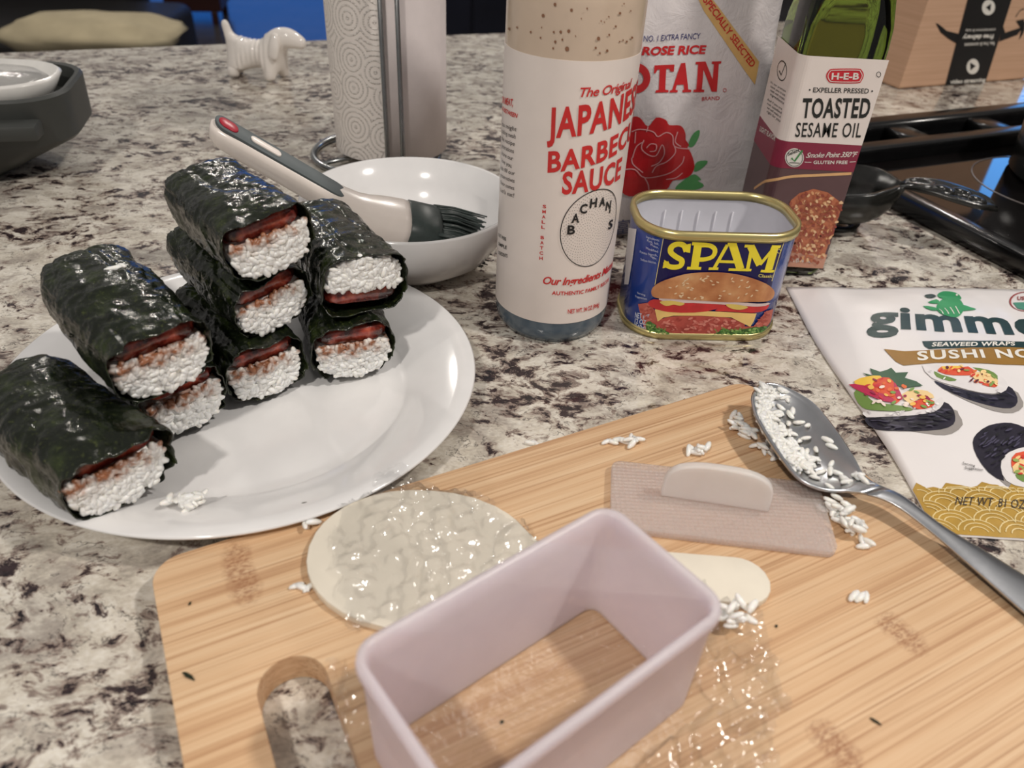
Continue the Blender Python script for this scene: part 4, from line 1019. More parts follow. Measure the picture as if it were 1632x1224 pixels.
for P_ in ([(100, 800), (150, 785), (230, 800), (260, 830), (310, 805), (350, 825), (362, 890), (455, 905)], [(362, 890), (365, 930), (310, 985), (250, 1010), (225, 1050)], [(120, 870), (125, 800)], [(175, 850), (160, 900), (200, 940), (250, 945), (285, 880), (300, 930), (270, 985), (220, 1010)], [(190, 900), (215, 875), (250, 880), (245, 915), (210, 920)], [(105, 960), (130, 890), (175, 860)], [(50, 1030), (120, 1030), (180, 1080), (310, 1060), (400, 1000), (420, 950)], [(180, 1080), (200, 1120), (205, 1155)], [(310, 1090), (370, 1080), (410, 1050)], [(380, 800), (365, 860), (400, 890)], [(200, 770), (190, 800)], [(100, 960), (110, 1000), (170, 1050)]): I.stroke(P_, 6, 4)
I.done('petal_lines', PK, bag)
fc2 = (780, 280, 4.373)
I = Ink(bsf, .0005, fc2); I.text('\u5bcc', (882, 402), (978, 392), (884, 318), hh=.8); I.text('NET', (880, 510), (972, 506), (880, 476), bold=.01); I.done('net_line', ink((88, 92, 128)), bag)
# ------------------------------------------------------------------ toasted sesame oil bottle
q0 = G(1197, 440)[:2]; q1 = np.array([.2365, .5405]); OX = np.array([math.cos(math.radians(0.)), math.sin(math.radians(0.))])
OW = .0585; OC = np.array([.2365-OW/2, .5405+OW/2]); OA = 0.
t = thing('sesame_oil_bottle', 'square green glass sesame oil bottle with a cream and maroon label', 'bottle', (*OC, 0))
def oring(h, r, z): return [(OC[0]+x, OC[1]+y, z) for x, y in rrect(h, h, r, 6)]
H = OW/2
o = obj('glass_body', loft([oring(H*.86, .008, .0002), oring(H*.97, .008, .003), oring(H, .0075, .008), oring(H, .0075, .168), oring(H*.99, .009, .180), oring(H*.93, .013, .196), oring(H*.78, .017, .212), oring(H*.58, .0165, .225), oring(.0145, .0143, .24), oring(.0135, .0133, .275), oring(.0135, .0133, .28)]), M['green_glass'], t)
obj('oil_fill', loft([oring(H*.80, .007, .004), oring(H*.90, .006, .008), oring(H*.90, .006, .150)]), M['oil'], t)
obj('screw_cap', lathe([(0, .270), (.0165, .270), (.0165, .298), (.015, .3), (0, .3)], (*OC, 0), 40), plain('dark_green_cap', (30, 60, 34), .4), t)
def oprof():     # perimeter of the square section from the left-rear over the front to the right
    pts = [np.array(p[:2])-OC for p in oring(H, .0075, 0)]
    return pts
def oil_at(u, v, o):
    # u = 0 at the front-left vertical edge; u>0 along the front, u<0 along the left side
    r = .0075; q = math.pi*r/4
    h = H+o
    if u > q: x, y = -H+r+(u-q), -h
    elif u > -q: a = math.radians(225)+u/r; x, y = -H+r+(r+o)*math.cos(a), -H+r+(r+o)*math.sin(a)
    else: x, y = -h, -H+r+(-u-q)
    return np.array([OC[0]+x, OC[1]+y, v])
osf = Surf(oil_at, (.03, .1), True, .0015); osf.vstep = 60
UW = H*2-.0075+math.pi*.0075/4-.0005
def zf(px, py): return osf.hit(px, py)[1]
z_top, z_red1, z_red0, z_bot = zf(1350, 92), zf(1310, 228), zf(1310, 271), zf(1265, 425)
def wrapstrip(name, u0, u1, v0, v1, mat, par, off=.0003):
    I = Ink(osf, off); I.poly([(u0, v0), (u1, v0), (u1, v1), (u0, v1)], raw=True); return I.done(name, mat, par)
lab = wrapstrip('label', -UW, UW, z_bot, z_top, ink((96, 70, 72), .3), t, .0003)
wrapstrip('cream_panel', -UW, UW, z_red1, z_top, M['label'], lab, .0005)
wrapstrip('maroon_band', -UW, UW, z_red0, z_red1, ink((138, 40, 66), .4), lab, .0005)
wrapstrip('peach_strip', 0, UW, z_bot, z_bot+.012, ink((206, 152, 128), .4), lab, .0005)
fo = (1180, 0, 2.661)
I = Ink(osf, .0005, fo); I.stroke([(60, 800), (110, 768), (200, 750), (330, 742), (470, 735)], 7, 4); I.done('bowl_rim', ink((226, 178, 124)), lab)
seedcols = [ink(c, .4) for c in ((222, 164, 116), (190, 112, 78), (238, 196, 150), (164, 86, 62), (150, 70, 54))]
I = Ink(osf, .00045, fo); I.poly([(212, 850), (250, 818), (310, 800), (370, 815), (415, 850), (432, 870), (345, 1112), (215, 1112), (190, 1000)], 0); seeds = I.done('seed_picture', seedcols[1], lab)
r = random.Random(21); IS = [Ink(osf, .0006+k*.00012, fo, True) for k in range(5)]
for k in range(430):
    y = r.uniform(815, 1112); x = r.uniform(195, 432)
    if x > 432-(y-870)*.36 or (y < 850 and abs(x-315) > 90*(y-790)/60): continue
    IS[r.randrange(5)].ell((x, y), 9, 5.5, r.uniform(0, 3.1), 8)
for k in range(5): IS[k].done('sesame_seeds', seedcols[k], lab)
I = Ink(osf, .0007, fo); I.poly([(362, 320), (372, 300), (392, 291), (495, 290), (514, 298), (522, 318), (512, 342), (494, 352), (392, 351), (370, 342)], 3); I.done('red_badge', ink((206, 40, 54)), lab)
I = Ink(osf, .0009, fo); I.stroke([(370, 320), (378, 303), (394, 297), (494, 296), (508, 303), (515, 319), (507, 338), (493, 346), (394, 345), (376, 337)], 3, 3, True); I.text('H-E-B', (384, 336), (500, 336), (387, 306), bold=.03); I.done('badge_letters', M['ink_white'], lab)
OB = ink((34, 36, 34)); 
I = Ink(osf, .0007, fo)
I.text('\u2022 EXPELLER PRESSED \u2022', (288, 390), (560, 396), (290, 368), bold=.015)
I.text('TOASTED', (256, 500), (542, 500), (266, 410), bold=.03, spacing=1.10); I.text('SESAME OIL', (230, 580), (508, 582), (238, 515), bold=.010, spacing=1.10)
I.stroke([(585+9*math.cos(a), 315+11*math.sin(a)) for a in np.linspace(0, 6.28, 12, endpoint=False)], 2.5, 1, True)
I.stroke([(180+20*math.cos(a), 300+42*math.sin(a)) for a in np.linspace(0, 6.28, 16, endpoint=False)], 3, 1, True); I.stroke([(168, 300), (177, 318), (196, 268)], 4, 0)
for k in range(4): I.text(('It\'s our promise', 'taste you trust', 'made with simple', 'ingredients')[k], (132-k*1, 352+k*17), (196-k*3, 392+k*17), (133, 342+k*17))
for k in range(4): I.text(('And if you are', 'not satisfied', 'we will make it', 'right for you')[k], (118-k*1, 425+k*17), (180-k*3, 467+k*17), (119, 415+k*17))
I.done('front_text', OB, lab)
I = Ink(osf, .0007, fo); I.text('Smoke Point 350\u00b0F', (276, 668), (492, 664), (282, 645), bold=.01, shear=.3, spacing=.92); I.text('GLUTEN FREE', (308, 694), (452, 694), (310, 679), bold=.02)
I.stroke([(272, 686), (300, 687)], 2.5, 0); I.stroke([(462, 686), (488, 684)], 2.5, 0); I.text('LIGHT FLAVOR', (84, 555), (150, 598), (90, 534), bold=.02); I.text('0Z (500 mL)', (206, 1108), (302, 1112), (208, 1092), bold=.02); I.done('band_text', M['ink_white'], lab)
I = Ink(osf, .0007, fo); I.ell((228, 668), 40, 40, n=24); sel = I.done('seal', M['ink_white'], lab)
I = Ink(osf, .0009, fo); I.stroke([(228+35*math.cos(a), 668+35*math.sin(a)) for a in np.linspace(0, 6.28, 20, endpoint=False)], 2.5, 1, True); I.text('Select', (200, 660), (250, 640), (198, 645), bold=.02); I.stroke([(206, 688), (250, 690)], 3, 0); I.done('seal_lines', OB, lab)
I = Ink(osf, .0010, fo); I.stroke([(215, 668), (228, 682), (262, 636)], 8, 0); I.done('seal_tick', ink((70, 140, 80)), lab)
# ------------------------------------------------------------------ luncheon meat can
CA, CB, CRR, CH = .0525, .0335, .026, .0785
CY = math.radians(4.0); CC_ = np.array([.1262, .4745]); cxx = np.array([math.cos(CY), math.sin(CY)]); cyy = np.array([-cxx[1], cxx[0]])
def cring(o, z): return [(*(CC_+cxx*x+cyy*y), z) for x, y in rrect(CA+o, CB+o, CRR+o, 10)]
t = thing('meat_can', 'open blue and yellow luncheon meat can with a gold rim', 'can', (*CC_, 0))
obj('shell', loft([cring(-.0015, .001), cring(0, .003), cring(0, CH-.003)], True, False), M['tinblue'], t)
obj('lining', loft([cring(-.0012, CH-.001), cring(-.0016, .004)], False, True), M['tinwhite'], t)
def rimring(z0, z1, o0, o1, name):
    prof = [(o0, z0), (o1*.8, z0), (o1, (z0+z1)/2), (o1*.8, z1), (o0, z1)]
    bm = bmesh.new(); R = [[bm.verts.new(p) for p in cring(o_, z)] for o_, z in prof]; n = len(R[0])
    for i in range(len(R)):
        a_, b_ = R[i], R[(i+1) % len(R)]
        for k in range(n): bm.faces.new((a_[k], a_[(k+1) % n], b_[(k+1) % n], b_[k]))
    bmesh.ops.recalc_face_normals(bm, faces=bm.faces); return obj(name, bm, M['gold'], t)
rimring(CH-.0055, CH, -.0018, .0016, 'top_rim'); rimring(.0004, .0052, -.0018, .0013, 'bottom_rim')
hb = bmesh.new()
for k in range(5): p = CC_+cxx*(-.024+k*.012)+cyy*(CB-.0017); tube([(p[0], p[1], .02), (p[0], p[1], CH-.014)], .0007, 6, hb)
obj('lining_ribs', hb, M['tinwhite'], t)
def can_at(u, v, o):
    fl = CA-CRR; q = math.pi*CRR/2; r = CRR+o; s = 1 if u > 0 else -1; w = abs(u)
    if w < fl: x, y = u, -(CB+o)
    elif w < fl+q: a = (w-fl)/CRR; x, y = s*(fl+r*math.sin(a)), -(CB-CRR)-r*math.cos(a)
    else: x, y = s*(CA+o), -(CB-CRR)+(w-fl-q)
    p = CC_+cxx*x+cyy*y; return np.array([p[0], p[1], v])
csf = Surf(can_at, (0, .04), True, .003); csf.vstep = 40
fs = (980, 290, 4.534)
YL = ink((250, 232, 60), .3); WH = M['ink_white']
lab = t.children[0]
for ch in t.children:
    if ch.name.startswith('shell'): lab = ch
I = Ink(csf, .0002, fs); I.poly([(362, 375), (1226, 405), (1200, 540), (1150, 660), (1110, 850), (290, 745), (300, 690), (325, 560)]); I.done('navy_panel', ink((22, 20, 84), .25), lab)
I = Ink(csf, .0003, fs); I.stroke([(357, 372), (330, 520), (290, 742)], 4.5, 0); I.stroke([(1231, 404), (1190, 520), (1132, 715)], 4.5, 0); I.done('gold_lines', ink((236, 222, 150)), lab)
def letters(off, mat, nm):
    def L(parts):
        I = Ink(csf, off, fs, True)
        for q in parts:
            if q[1] == 0: I.poly(q[0])
            else: I.stroke(q[0], q[1], q[2])
        I.done(nm, mat, lab)
    L([([(516, 500), (498, 458), (455, 446), (412, 466), (404, 505), (440, 538), (482, 565), (474, 602), (430, 614), (384, 604), (368, 576)], 40, 4), ([(495, 455), (548, 442), (542, 510), (512, 505)], 0), ([(345, 622), (358, 560), (386, 578), (384, 612)], 0)])
    L([([(600, 450), (574, 618)], 58, 0), ([(600, 456), (680, 456), (722, 488), (704, 538), (640, 558), (590, 556)], 34, 3), ([(556, 444), (660, 448)], 24, 0), ([(520, 620), (622, 622)], 22, 0)])
    L([([(812, 452), (716, 622)], 26, 0), ([(850, 450), (906, 628)], 56, 0), ([(752, 572), (880, 576)], 22, 0), ([(676, 624), (746, 624)], 20, 0), ([(820, 630), (968, 634)], 20, 0), ([(812, 448), (876, 450)], 26, 0)])
    L([([(990, 466), (958, 626)], 26, 0), ([(980, 462), (1046, 596)], 52, 0), ([(1046, 596), (1146, 474)], 24, 0), ([(1154, 470), (1108, 634)], 54, 0), ([(936, 460), (1002, 462)], 22, 0), ([(1130, 464), (1194, 466)], 22, 0), ([(1052, 640), (1146, 642)], 20, 0), ([(918, 630), (984, 634)], 18, 0)])
meatlab = lab
letters(.0004, YL, 'brand_letter')
I = Ink(csf, .0005, fs); I.text('Classic', (1035, 684), (1134, 688), (1036, 660), bold=.015, shear=.15); I.stroke([(1182+13*math.cos(a), 498+14*math.sin(a)) for a in np.linspace(0, 6.28, 14, endpoint=False)], 3, 1, True); I.done('variety_word', ink((236, 222, 120)), lab)
I = Ink(csf, .0005, fs); 
for k, b in enumerate(('Ingredients:', 'Pork, Salt,', 'Water,', 'Modified', 'Potato Starch,', 'Sugar,', 'Sodium Nitrite.')): I.text(b, (326-k*4-[95, 85, 60, 85, 125, 50, 112][k], 402+k*27), (326-k*4, 428+k*27), (326-k*4-[95, 85, 60, 85, 125, 50, 112][k], 384+k*27))
I.text('Serving', (165, 805), (222, 822), (166, 790)); I.text('Suggestion', (150, 828), (232, 850), (151, 814))
I.text('NET WT', (148, 978), (248, 994), (152, 936), bold=.02); I.text('12 OZ', (146, 1018), (226, 1030), (150, 980), bold=.02); I.text('(340g)', (136, 1050), (222, 1070), (140, 1016), bold=.02)
I.done('small_print', ink((206, 214, 236)), lab)
I = Ink(csf, .0003, fs); I.poly([(100, 330), (160, 340), (130, 560), (100, 740), (70, 740)]); I.done('nutrition_panel', ink((226, 224, 226)), lab)
# serving picture: bun, onion, tomato, cheese, meat slab, lettuce
LT = [ink((74, 120, 58)), ink((126, 166, 86))]
I = Ink(csf, .00045, fs); I.poly([(170, 880), (250, 868), (300, 940), (320, 1010), (1000, 1040), (1090, 930), (1142, 915), (1120, 1010), (1085, 1050), (1060, 1130), (700, 1130), (300, 1110), (215, 1060)]); I.done('meat_slices', ink((196, 98, 84)), lab)
I = Ink(csf, .0006, fs)
I.poly([(225, 1020), (260, 1005), (300, 1050), (340, 1060), (400, 1095), (340, 1100), (300, 1112), (240, 1085)], 3); I.poly([(650, 1115), (740, 1085), (780, 1050), (830, 1070), (930, 1060), (1010, 1045), (1095, 1040), (1060, 1085), (960, 1095), (830, 1105), (720, 1128)], 3); I.done('lettuce', LT[0], lab)
I = Ink(csf, .0007, fs, joined=True)
for k in range(26): x = rnd.choice([rnd.uniform(235, 370), rnd.uniform(690, 1070)]); I.stroke([(x, 1065+rnd.uniform(-25, 25)), (x+12, 1075+rnd.uniform(-25, 20)), (x+26, 1068+rnd.uniform(-20, 25))], 6, 3)
I.done('lettuce_frills', LT[1], lab)
I = Ink(csf, .0007, fs); I.poly([(290, 1010), (370, 975), (480, 965), (700, 965), (860, 985), (930, 1010), (920, 1050), (760, 1060), (700, 1088), (470, 1106), (420, 1090), (330, 1050)], 2); I.done('meat_block', ink((188, 84, 74), var=.18), lab)
I = Ink(csf, .00085, fs)
I.poly([(290, 915), (380, 922), (700, 930), (1020, 945), (1000, 1000), (975, 1042), (900, 1005), (840, 975), (620, 962), (420, 962), (350, 975), (310, 1005)]); I.done('cheese', ink((246, 208, 128)), lab)
I = Ink(csf, .00095, fs); I.poly([(245, 880), (262, 850), (330, 845), (560, 850), (780, 862), (790, 890), (660, 930), (480, 940), (300, 915)], 2); I.poly([(790, 890), (900, 880), (1095, 870), (1090, 915), (990, 940), (800, 930), (720, 925)], 2); I.done('tomato', ink((206, 52, 54), var=.15), lab)
I = Ink(csf, .00105, fs); I.poly([(320, 845), (360, 832), (560, 842), (800, 858), (1100, 868), (1080, 890), (860, 885), (560, 868), (420, 870)], 2); I.done('onion', ink((226, 206, 204)), lab)
I = Ink(csf, .00115, fs); I.poly([(325, 860), (400, 852), (500, 870), (470, 888), (420, 880), (370, 890)], 3); I.poly([(800, 878), (880, 880), (960, 898), (900, 918), (830, 905)], 3); I.done('mustard', ink((232, 204, 106)), lab)
I = Ink(csf, .00125, fs); I.poly([(268, 790), (290, 745), (370, 700), (500, 660), (660, 646), (820, 652), (960, 680), (1080, 725), (1138, 775), (1140, 815), (1110, 850), (1000, 860), (820, 862), (600, 850), (400, 838), (290, 828)], 3)
nb_ = N('toasted_bun_print'); v = nb_.coord(); nb_.b(Base_Color=nb_.ramp(nb_.noise(v, 70, 3), [(.3, lin(176, 108, 66)), (.55, lin(206, 144, 96)), (.75, lin(222, 176, 128))]), Roughness=.45)
I.done('bun', nb_.m, lab)
I = Ink(csf, .0014, fs, joined=True)
r = random.Random(4)
for k in range(64):
    x = r.uniform(300, 1100); y = r.uniform(665, 835)
    if ((x-705)/410)**2+((y-770)/112)**2 > .8: continue
    I.ell((x, y), 12, 5, r.uniform(-.9, .5), 8)
I.done('sesame_seeds', ink((238, 210, 172)), lab)
# ------------------------------------------------------------------ nori pack
NP = [G(1246, 458, .003)[:2], None, None, None]
NP[0] = np.array([.2035, .5215]); NP[1] = np.array([.4040, .5400]); NP[3] = np.array([.2150, .2700]); NP[2] = np.array([.4400, .2660])
def pack_z(u, v):
    a = abs(2*u-1); b = abs(2*v-1)
    return .0012+.0095*(1-a**4)*(1-b**3.)+.0011*noise.noise(Vector((u*5, v*6, 2.)))*(1-a**6)+.0004*noise.noise(Vector((u*17, v*15, 5.)))
def pack_at(u, v, o):     # u 0..1 left-right, v 0..1 bottom-top, in units scaled to metres-ish
    U, V_ = u/.22, v/.25
    p = (NP[0]*(1-U)+NP[1]*U)*V_+(NP[3]*(1-U)+NP[2]*U)*(1-V_)
    uu, vv = min(1, max(0, U)), min(1, max(0, V_))
    p = p+np.array([.0022*math.sin(vv*7)*(1-uu), 0])
    return np.array([p[0], p[1], pack_z(uu, vv)+o])
t = thing('nori_pack', 'white and gold seaweed wrap packet lying between spoon and cooktop', 'food packet', (.32, .40, 0))
V = []; Fc = []; nu, nv = 44, 50
for j in range(nv+1):
    for i in range(nu+1): V.append(pack_at(.22*i/nu, .25*j/nv, 0))
for j in range(nv):
    for i in range(nu): a_ = j*(nu+1)+i; Fc.append((a_, a_+1, a_+nu+2, a_+nu+1))
pk = obj('pouch', (V, Fc), plain('white_foil_pouch', (232, 228, 228), .32, coat=.15, var=.02, vs=30), t); md = pk.modifiers.new('th', 'SOLIDIFY'); md.thickness = .0009; md.offset = -1
psf = Surf(pack_at, (.06, .12), True, .005)
fp = (1240, 440, 2.78)
TL = ink((22, 52, 50), .35); GO = ink((152, 112, 42), .35); 
I = Ink(psf, .0004, fp); I.text('gimme', (392, 238), (1048, 262), (400, 152), 'gimm', hh=.53, bold=.032, spacing=1.06); I.done('brand_word', TL, pk)
I = Ink(psf, .0004, fp); I.poly([(638, 290), (860, 288), (1080, 292), (1150, 296), (1150, 322), (860, 318), (668, 325), (648, 312)]); sb_ = I.done('dark_banner', TL, pk)
I = Ink(psf, .0007, fp); I.text('SEAWEED WRAPS', (678, 316), (1048, 312), (684, 296), bold=.03, spacing=1.05); I.done('banner_words', WH, pk)
I = Ink(psf, .0004, fp); I.poly([(468, 325), (560, 335), (700, 328), (860, 318), (1000, 316), (1160, 322), (1160, 402), (1080, 396), (900, 388), (700, 386), (555, 398), (520, 380)]); I.done('gold_banner', GO, pk)
I = Ink(psf, .0007, fp); I.text('SUSHI NORI', (618, 378), (918, 366), (612, 335), 'SUSHI', bold=.03, spacing=1.15); I.done('banner_title', WH, pk)
I = Ink(psf, .0006, fp)
I.poly([(700, 140), (720, 110), (760, 95), (800, 105), (822, 135), (815, 165), (790, 185), (750, 180), (715, 165)], 3); I.poly([(705, 85), (730, 70), (770, 72), (800, 85), (810, 105), (770, 110), (720, 100)], 3); I.poly([(640, 135), (690, 140), (712, 152), (680, 155)], 2); I.poly([(815, 130), (850, 140), (878, 150), (840, 155), (810, 155)], 2); I.poly([(662, 118), (700, 105), (715, 120), (690, 125)], 2)
I.done('turtle_emblem', ink((42, 146, 90)), pk)
I = Ink(psf, .0009, fp, joined=True)
for k in range(4): I.stroke([(712+k*24, 150-k*4), (724+k*24, 160), (730+k*24, 172)], 4, 3)
I.ell((790, 88), 5, 4); I.done('turtle_marks', WH, pk)
I = Ink(psf, .0006, fp); I.poly([(648, 88), (680, 82), (700, 92), (680, 100), (660, 98)], 3); I.done('turtle_leaf', TL, pk)
I = Ink(psf, .0005, fp); I.stroke([(1095+68*math.cos(a), 115+42*math.sin(a)) for a in np.linspace(0, 6.28, 24, endpoint=False)], 5, 1, True); I.text('USDA', (1058, 108), (1130, 112), (1060, 90), bold=.02); I.done('round_seal', ink((150, 60, 60)), pk)
I = Ink(psf, .0005, fp); I.poly([(1040, 120), (1100, 118), (1150, 122), (1140, 148), (1100, 154), (1060, 145)]); I.done('seal_green', ink((70, 140, 120)), pk)
# three sushi pictures
SHD = ink((150, 144, 140)); NRI = ink((36, 32, 46), .35, var=.3); RIC = ink((226, 222, 222)); LF = ink((110, 140, 70)); LF2 = ink((58, 92, 66)); TO = ink((218, 84, 52)); YE = ink((240, 196, 74)); PI = ink((188, 44, 84)); CRM = ink((240, 208, 150))
I = Ink(psf, .0003, fp); I.poly([(420, 680), (600, 690), (700, 705), (770, 700), (818, 660), (800, 615), (770, 590), (600, 600)], 2); I.poly([(720, 490), (850, 560), (960, 600), (1040, 608), (1085, 580), (1075, 540), (1030, 500), (850, 500)], 2); I.poly([(970, 895), (1010, 930), (1120, 960), (1200, 960), (1200, 900)], 0); I.done('picture_shadows', SHD, pk)
I = Ink(psf, .00045, fp); I.poly([(385, 630), (450, 622), (600, 615), (700, 600), (735, 560), (770, 585), (784, 625), (775, 660), (720, 682), (600, 690), (480, 688), (400, 665)], 2); I.poly([(690, 465), (760, 490), (900, 522), (980, 525), (1020, 490), (1050, 520), (1060, 560), (1030, 588), (950, 580), (830, 545), (730, 500)], 2)
I.poly([(862, 740), (880, 700), (930, 665), (1000, 652), (1060, 660), (1120, 690), (1180, 740), (1180, 780), (1060, 770), (1000, 800), (985, 850), (1000, 910), (930, 870), (880, 800)], 2); I.done('seaweed_shapes', NRI, pk)
I = Ink(psf, .0006, fp); I.poly([(375, 605), (460, 608), (560, 605), (640, 590), (690, 560), (725, 540), (730, 570), (690, 605), (600, 620), (480, 626), (390, 628)], 2); I.poly([(638, 400), (700, 396), (850, 394), (930, 412), (990, 450), (1018, 490), (985, 522), (900, 520), (780, 490), (680, 455)], 2); I.poly([(985, 850), (1000, 800), (1060, 768), (1130, 760), (1200, 790), (1200, 930), (1090, 940), (1010, 910)], 2); I.done('rice_shapes', RIC, pk)
I = Ink(psf, .00075, fp); I.poly([(335, 520), (380, 505), (420, 560), (560, 580), (590, 600), (450, 600), (370, 585)], 3); I.poly([(690, 425), (720, 440), (790, 462), (760, 470), (700, 450)], 2); I.poly([(860, 408), (930, 420), (970, 445), (960, 470), (900, 430)], 2); I.poly([(1048, 885), (1090, 870), (1160, 890), (1160, 925), (1080, 915)], 2); I.done('green_leaves', LF, pk)
I = Ink(psf, .0008, fp); I.poly([(372, 432), (420, 445), (405, 412), (450, 428), (480, 420), (500, 410), (520, 432), (575, 430), (560, 455), (610, 470), (640, 490), (560, 500), (470, 470), (400, 450)], 0); I.done('dark_leaves', LF2, pk)
I = Ink(psf, .00085, fp); I.poly([(335, 470), (390, 450), (450, 446), (470, 480), (420, 505), (360, 500)], 2); I.poly([(720, 405), (800, 402), (840, 420), (760, 425)], 2); I.done('yellow_pepper', YE, pk)
I = Ink(psf, .0009, fp); I.poly([(410, 500), (440, 460), (490, 455), (520, 490), (540, 540), (520, 570), (450, 540)], 2); I.poly([(590, 575), (640, 545), (690, 560), (680, 585), (620, 595)], 2); I.poly([(705, 420), (780, 418), (840, 405), (880, 440), (820, 445), (740, 440)], 2); I.poly([(900, 485), (940, 470), (970, 480), (960, 498)], 2); I.poly([(1030, 830), (1050, 790), (1150, 775), (1150, 800), (1070, 820), (1040, 860)], 2); I.done('tomato_bits', TO, pk)
I = Ink(psf, .00095, fp); I.poly([(310, 485), (380, 490), (430, 520), (480, 530), (520, 560), (470, 560), (390, 530)], 2); I.poly([(510, 475), (530, 500), (550, 550), (520, 545)], 2); I.done('pink_radish', PI, pk)
I = Ink(psf, .001, fp); I.poly([(545, 530), (600, 510), (660, 515), (690, 545), (620, 550), (580, 570)], 2); I.poly([(850, 440), (910, 430), (960, 455), (970, 480), (900, 478)], 2); I.poly([(1035, 850), (1080, 820), (1160, 800), (1160, 880), (1060, 882)], 2); I.done('pale_filling', CRM, pk)
def inpoly(p, P_):
    c = False; j = len(P_)-1
    for i in range(len(P_)):
        if (P_[i][1] > p[1]) != (P_[j][1] > p[1]) and p[0] < (P_[j][0]-P_[i][0])*(p[1]-P_[i][1])/(P_[j][1]-P_[i][1])+P_[i][0]: c = not c
        j = i
    return c
def bits(surf, frm, off, P_, rgbs, n, size, seed, name, par, asp=.5, rot=None):
    r = random.Random(seed); IS_ = [Ink(surf, off+.00005*k, frm, True) for k in range(len(rgbs))]
    xs = [p[0] for p in P_]; ys = [p[1] for p in P_]
    for k in range(n):
        p = (r.uniform(min(xs), max(xs)), r.uniform(min(ys), max(ys)))
        if inpoly(p, P_): IS_[k % len(rgbs)].ell(p, size*r.uniform(.6, 1.3), size*asp*r.uniform(.6, 1.3), r.uniform(-.8, .8) if rot is None else rot+r.uniform(-.25, .25), 7)
    for I_, c in zip(IS_, rgbs):
        if I_.bms: I_.done(name, ink(c), par)
bits(psf, fp, .0011, [(350, 480), (440, 450), (520, 480), (600, 510), (690, 540), (680, 585), (560, 590), (430, 575), (370, 540)], [(206, 48, 60), (226, 110, 56), (240, 190, 90), (150, 30, 70), (120, 158, 78), (244, 226, 214)], 90, 13, 3, 'filling_bits', pk)
bits(psf, fp, .0011, [(700, 415), (800, 402), (900, 415), (965, 450), (970, 490), (900, 490), (800, 465), (720, 440)], [(210, 60, 50), (226, 120, 60), (130, 160, 80), (90, 24, 40), (246, 214, 150)], 55, 11, 4, 'filling_bits', pk)
bits(psf, fp, .0011, [(1030, 850), (1050, 795), (1150, 775), (1160, 890), (1080, 905)], [(206, 56, 44), (240, 206, 140), (150, 170, 90)], 40, 12, 5, 'filling_bits', pk)
bits(psf, fp, .0011, [(380, 610), (560, 606), (700, 555), (728, 560), (680, 605), (500, 624)], [(244, 242, 240), (206, 202, 204)], 70, 9, 6, 'rice_bits', pk)
bits(psf, fp, .0011, [(650, 405), (700, 440), (800, 480), (960, 515), (1010, 488), (985, 505), (900, 510), (780, 480), (690, 450)], [(244, 242, 240), (206, 202, 204)], 60, 8, 7, 'rice_bits', pk)
bits(psf, fp, .0011, [(400, 632), (600, 625), (720, 600), (760, 590), (770, 640), (700, 670), (480, 680)], [(70, 66, 84), (22, 20, 30)], 110, 22, 8, 'seaweed_streaks', pk, .14, .02)
bits(psf, fp, .0011, [(720, 485), (900, 528), (1000, 525), (1045, 530), (1040, 570), (940, 570), (800, 525)], [(64, 60, 80), (20, 18, 28)], 70, 20, 9, 'seaweed_streaks', pk, .14, .25)
bits(psf, fp, .0011, [(880, 740), (930, 680), (1010, 662), (1090, 690), (1060, 760), (1000, 790), (980, 850), (920, 820)], [(66, 62, 84), (16, 14, 22)], 110, 16, 10, 'seaweed_streaks', pk, .25, -.6)
# gold wave field at the foot with pale arcs
I = Ink(psf, .00035); pts = [(.0, .0006), (.22, .0006), (.22, .056)]+[(.22*(1-k/40), .050+.004*math.sin(k*1.1)+.003*math.sin(k*2.7)) for k in range(1, 40)]+[(.0, .048)]
U0 = psf.hit(1478, 770); yt = psf.hit(1500, 775)[1]
pts = [(.0, .0006), (.22, .0006), (.22, yt+.002)]+[(.22*(1-k/60), yt+.0018*math.sin(k*1.3)+.0012*math.sin(k*2.9)) for k in range(1, 60)]+[(.0, yt-.002)]
I.poly(pts, raw=True); gf = I.done('gold_field', ink((178, 142, 62), .35, var=.10), pk)
I = Ink(psf, .0005, joined=True)
row = 0; vv = .002
while vv < yt-.004:
    for c in range(12):
        cx = (c+.5*(row % 2))*.0200+.002
        for q in (.0102, .0074, .0046):
            A_ = [(cx+q*math.cos(a), vv+q*.82*math.sin(a)) for a in np.linspace(.12 if q > .01 else .25, math.pi-(.12 if q > .01 else .25), 9)]
            A_ = [p for p in A_ if 0.001 < p[0] < .219 and p[1] < yt-.001]
            if len(A_) > 2: I.stroke(A_, .00055, 0, False, True)
    vv += .0062; row += 1
I.done('wave_lines', ink((226, 206, 150)), pk)
I = Ink(psf, .0008, fp); I.text('NET WT .81 OZ (23g)', (782, 1018), (1090, 1036), (790, 980), 'NET WT .81 OZ', bold=.0); I.text('Serving', (815, 838), (870, 850), (817, 826)); I.text('Suggestion', (825, 858), (905, 868), (827, 846)); I.done('net_weight', ink((52, 44, 40)), pk)
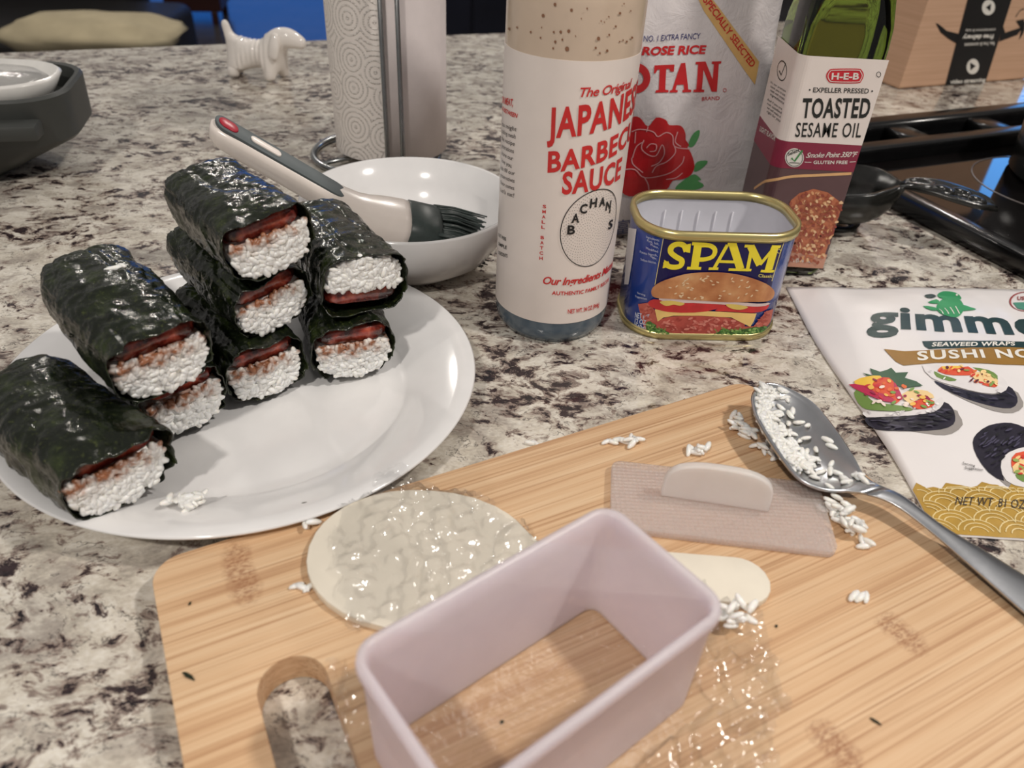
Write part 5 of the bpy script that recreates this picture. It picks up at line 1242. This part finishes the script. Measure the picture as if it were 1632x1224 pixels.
# ------------------------------------------------------------------ print on the cardboard box
bfs = plane_surf((*bc, 0), (*bx, 0), (0, 0, 1), (*(-by), 0))
fbx = (1332, 0, 4.08)
I = Ink(bfs, .0006, fbx); I.poly([(710, 553), (972, 533), (1160, -60), (870, -60)])
bt = boxbody
tp = I.done('tape', M['tape'], bt)
I = Ink(bfs, .0006, fbx); I.poly([(648, 148), (672, 160), (720, 200), (800, 220), (788, 285), (730, 250), (680, 210)], 0); I.poly([(1085, 165), (1100, 212), (1180, 185), (1218, 175), (1180, 225), (1060, 270)], 0); I.poly([(1170, 135), (1220, 124), (1228, 150), (1224, 200), (1212, 225), (1190, 260), (1205, 190)], 0); I.stroke([(1168, 110), (1195, 70), (1225, 55)], 5, 4); I.done('black_print', M['tape'], bt)
I = Ink(bfs, .0009, fbx); I.ell((888, 432), 40, 50, .2, 20); I.ell((990, 48), 42, 50, .2, 20); I.text('video streaming', (740, 545), (968, 530), (745, 515), bold=.03); I.text('Free delivery', (1026, 222), (822, 228), (1022, 255), bold=.03, shear=.2); I.text('fast, free & convenient', (1030, 270), (834, 280), (1028, 296), bold=.01); I.text('entertainment & easy', (1036, 184), (840, 190), (1034, 204), bold=.0); I.done('tape_print', M['ink_white'], bt)
I = Ink(bfs, .0012, fbx); I.poly([(870, 405), (906, 428), (872, 456)]); I.poly([(1006, 22), (972, 46), (1000, 72)]); I.done('tape_icons', M['tape'], bt)
# shipping label on the left side of the box
lfs = plane_surf((*bc, 0), (*by, 0), (0, 0, 1), (*(-bx), 0))
I = Ink(lfs, .0006); I.poly([(.08, .07), (.20, .07), (.20, .20), (.08, .20)], raw=True); I.done('shipping_label', ink((206, 180, 168)), bt)
I = Ink(lfs, .0009, joined=True)
for k in range(14): I.poly([(.09+k*.007, .12), (.0925+k*.007+.002*(k % 3), .12), (.0925+k*.007+.002*(k % 3), .18), (.09+k*.007, .18)], raw=True)
I.done('barcode', ink((120, 92, 86)), bt)
# two grains stuck on top of the left musubi
def grain_pair(px, py, z, label, k):
    r = random.Random(k); Vl = []; Fl = []; c = G(px, py, z)
    add_grain(Vl, Fl, c, (.8, .55, 0), r, L=.0042, w=.0014); add_grain(Vl, Fl, c+np.array([.003, .003, .0003]), (.9, -.3, 0), r, L=.0032, w=.0015)
    tag(obj('rice_grain', (np.concatenate(Vl), Fl), M['rice']), label, 'rice', 'rice bits on the plate')
grain_pair(181, 428, .0895, 'pair of white rice grains on the back of the left top musubi', 2)
bits(csf, fs, .00080, [(300, 1010), (400, 980), (700, 972), (860, 990), (915, 1020), (900, 1045), (740, 1055), (680, 1080), (470, 1095)], [(206, 112, 100), (168, 66, 60), (222, 140, 126)], 130, 18, 11, 'meat_grain', meatlab, .4)
bits(csf, fs, .00055, [(180, 885), (250, 880), (300, 950), (310, 1010), (240, 1050)], [(210, 120, 106), (178, 78, 68)], 40, 16, 12, 'meat_grain', meatlab, .4)
bits(csf, fs, .00055, [(1000, 1030), (1090, 940), (1135, 925), (1115, 1005), (1060, 1060)], [(210, 120, 106), (178, 78, 68)], 40, 16, 13, 'meat_grain', meatlab, .4)
bits(csf, fs, .00085, [(235, 1025), (270, 1015), (320, 1060), (390, 1092), (330, 1098), (250, 1080)], [(58, 98, 44), (150, 186, 104), (96, 146, 70)], 60, 11, 14, 'lettuce_bits', meatlab, .6)
bits(csf, fs, .00085, [(680, 1112), (780, 1060), (930, 1065), (1085, 1045), (1050, 1080), (830, 1100)], [(58, 98, 44), (150, 186, 104), (96, 146, 70)], 110, 12, 15, 'lettuce_bits', meatlab, .6)
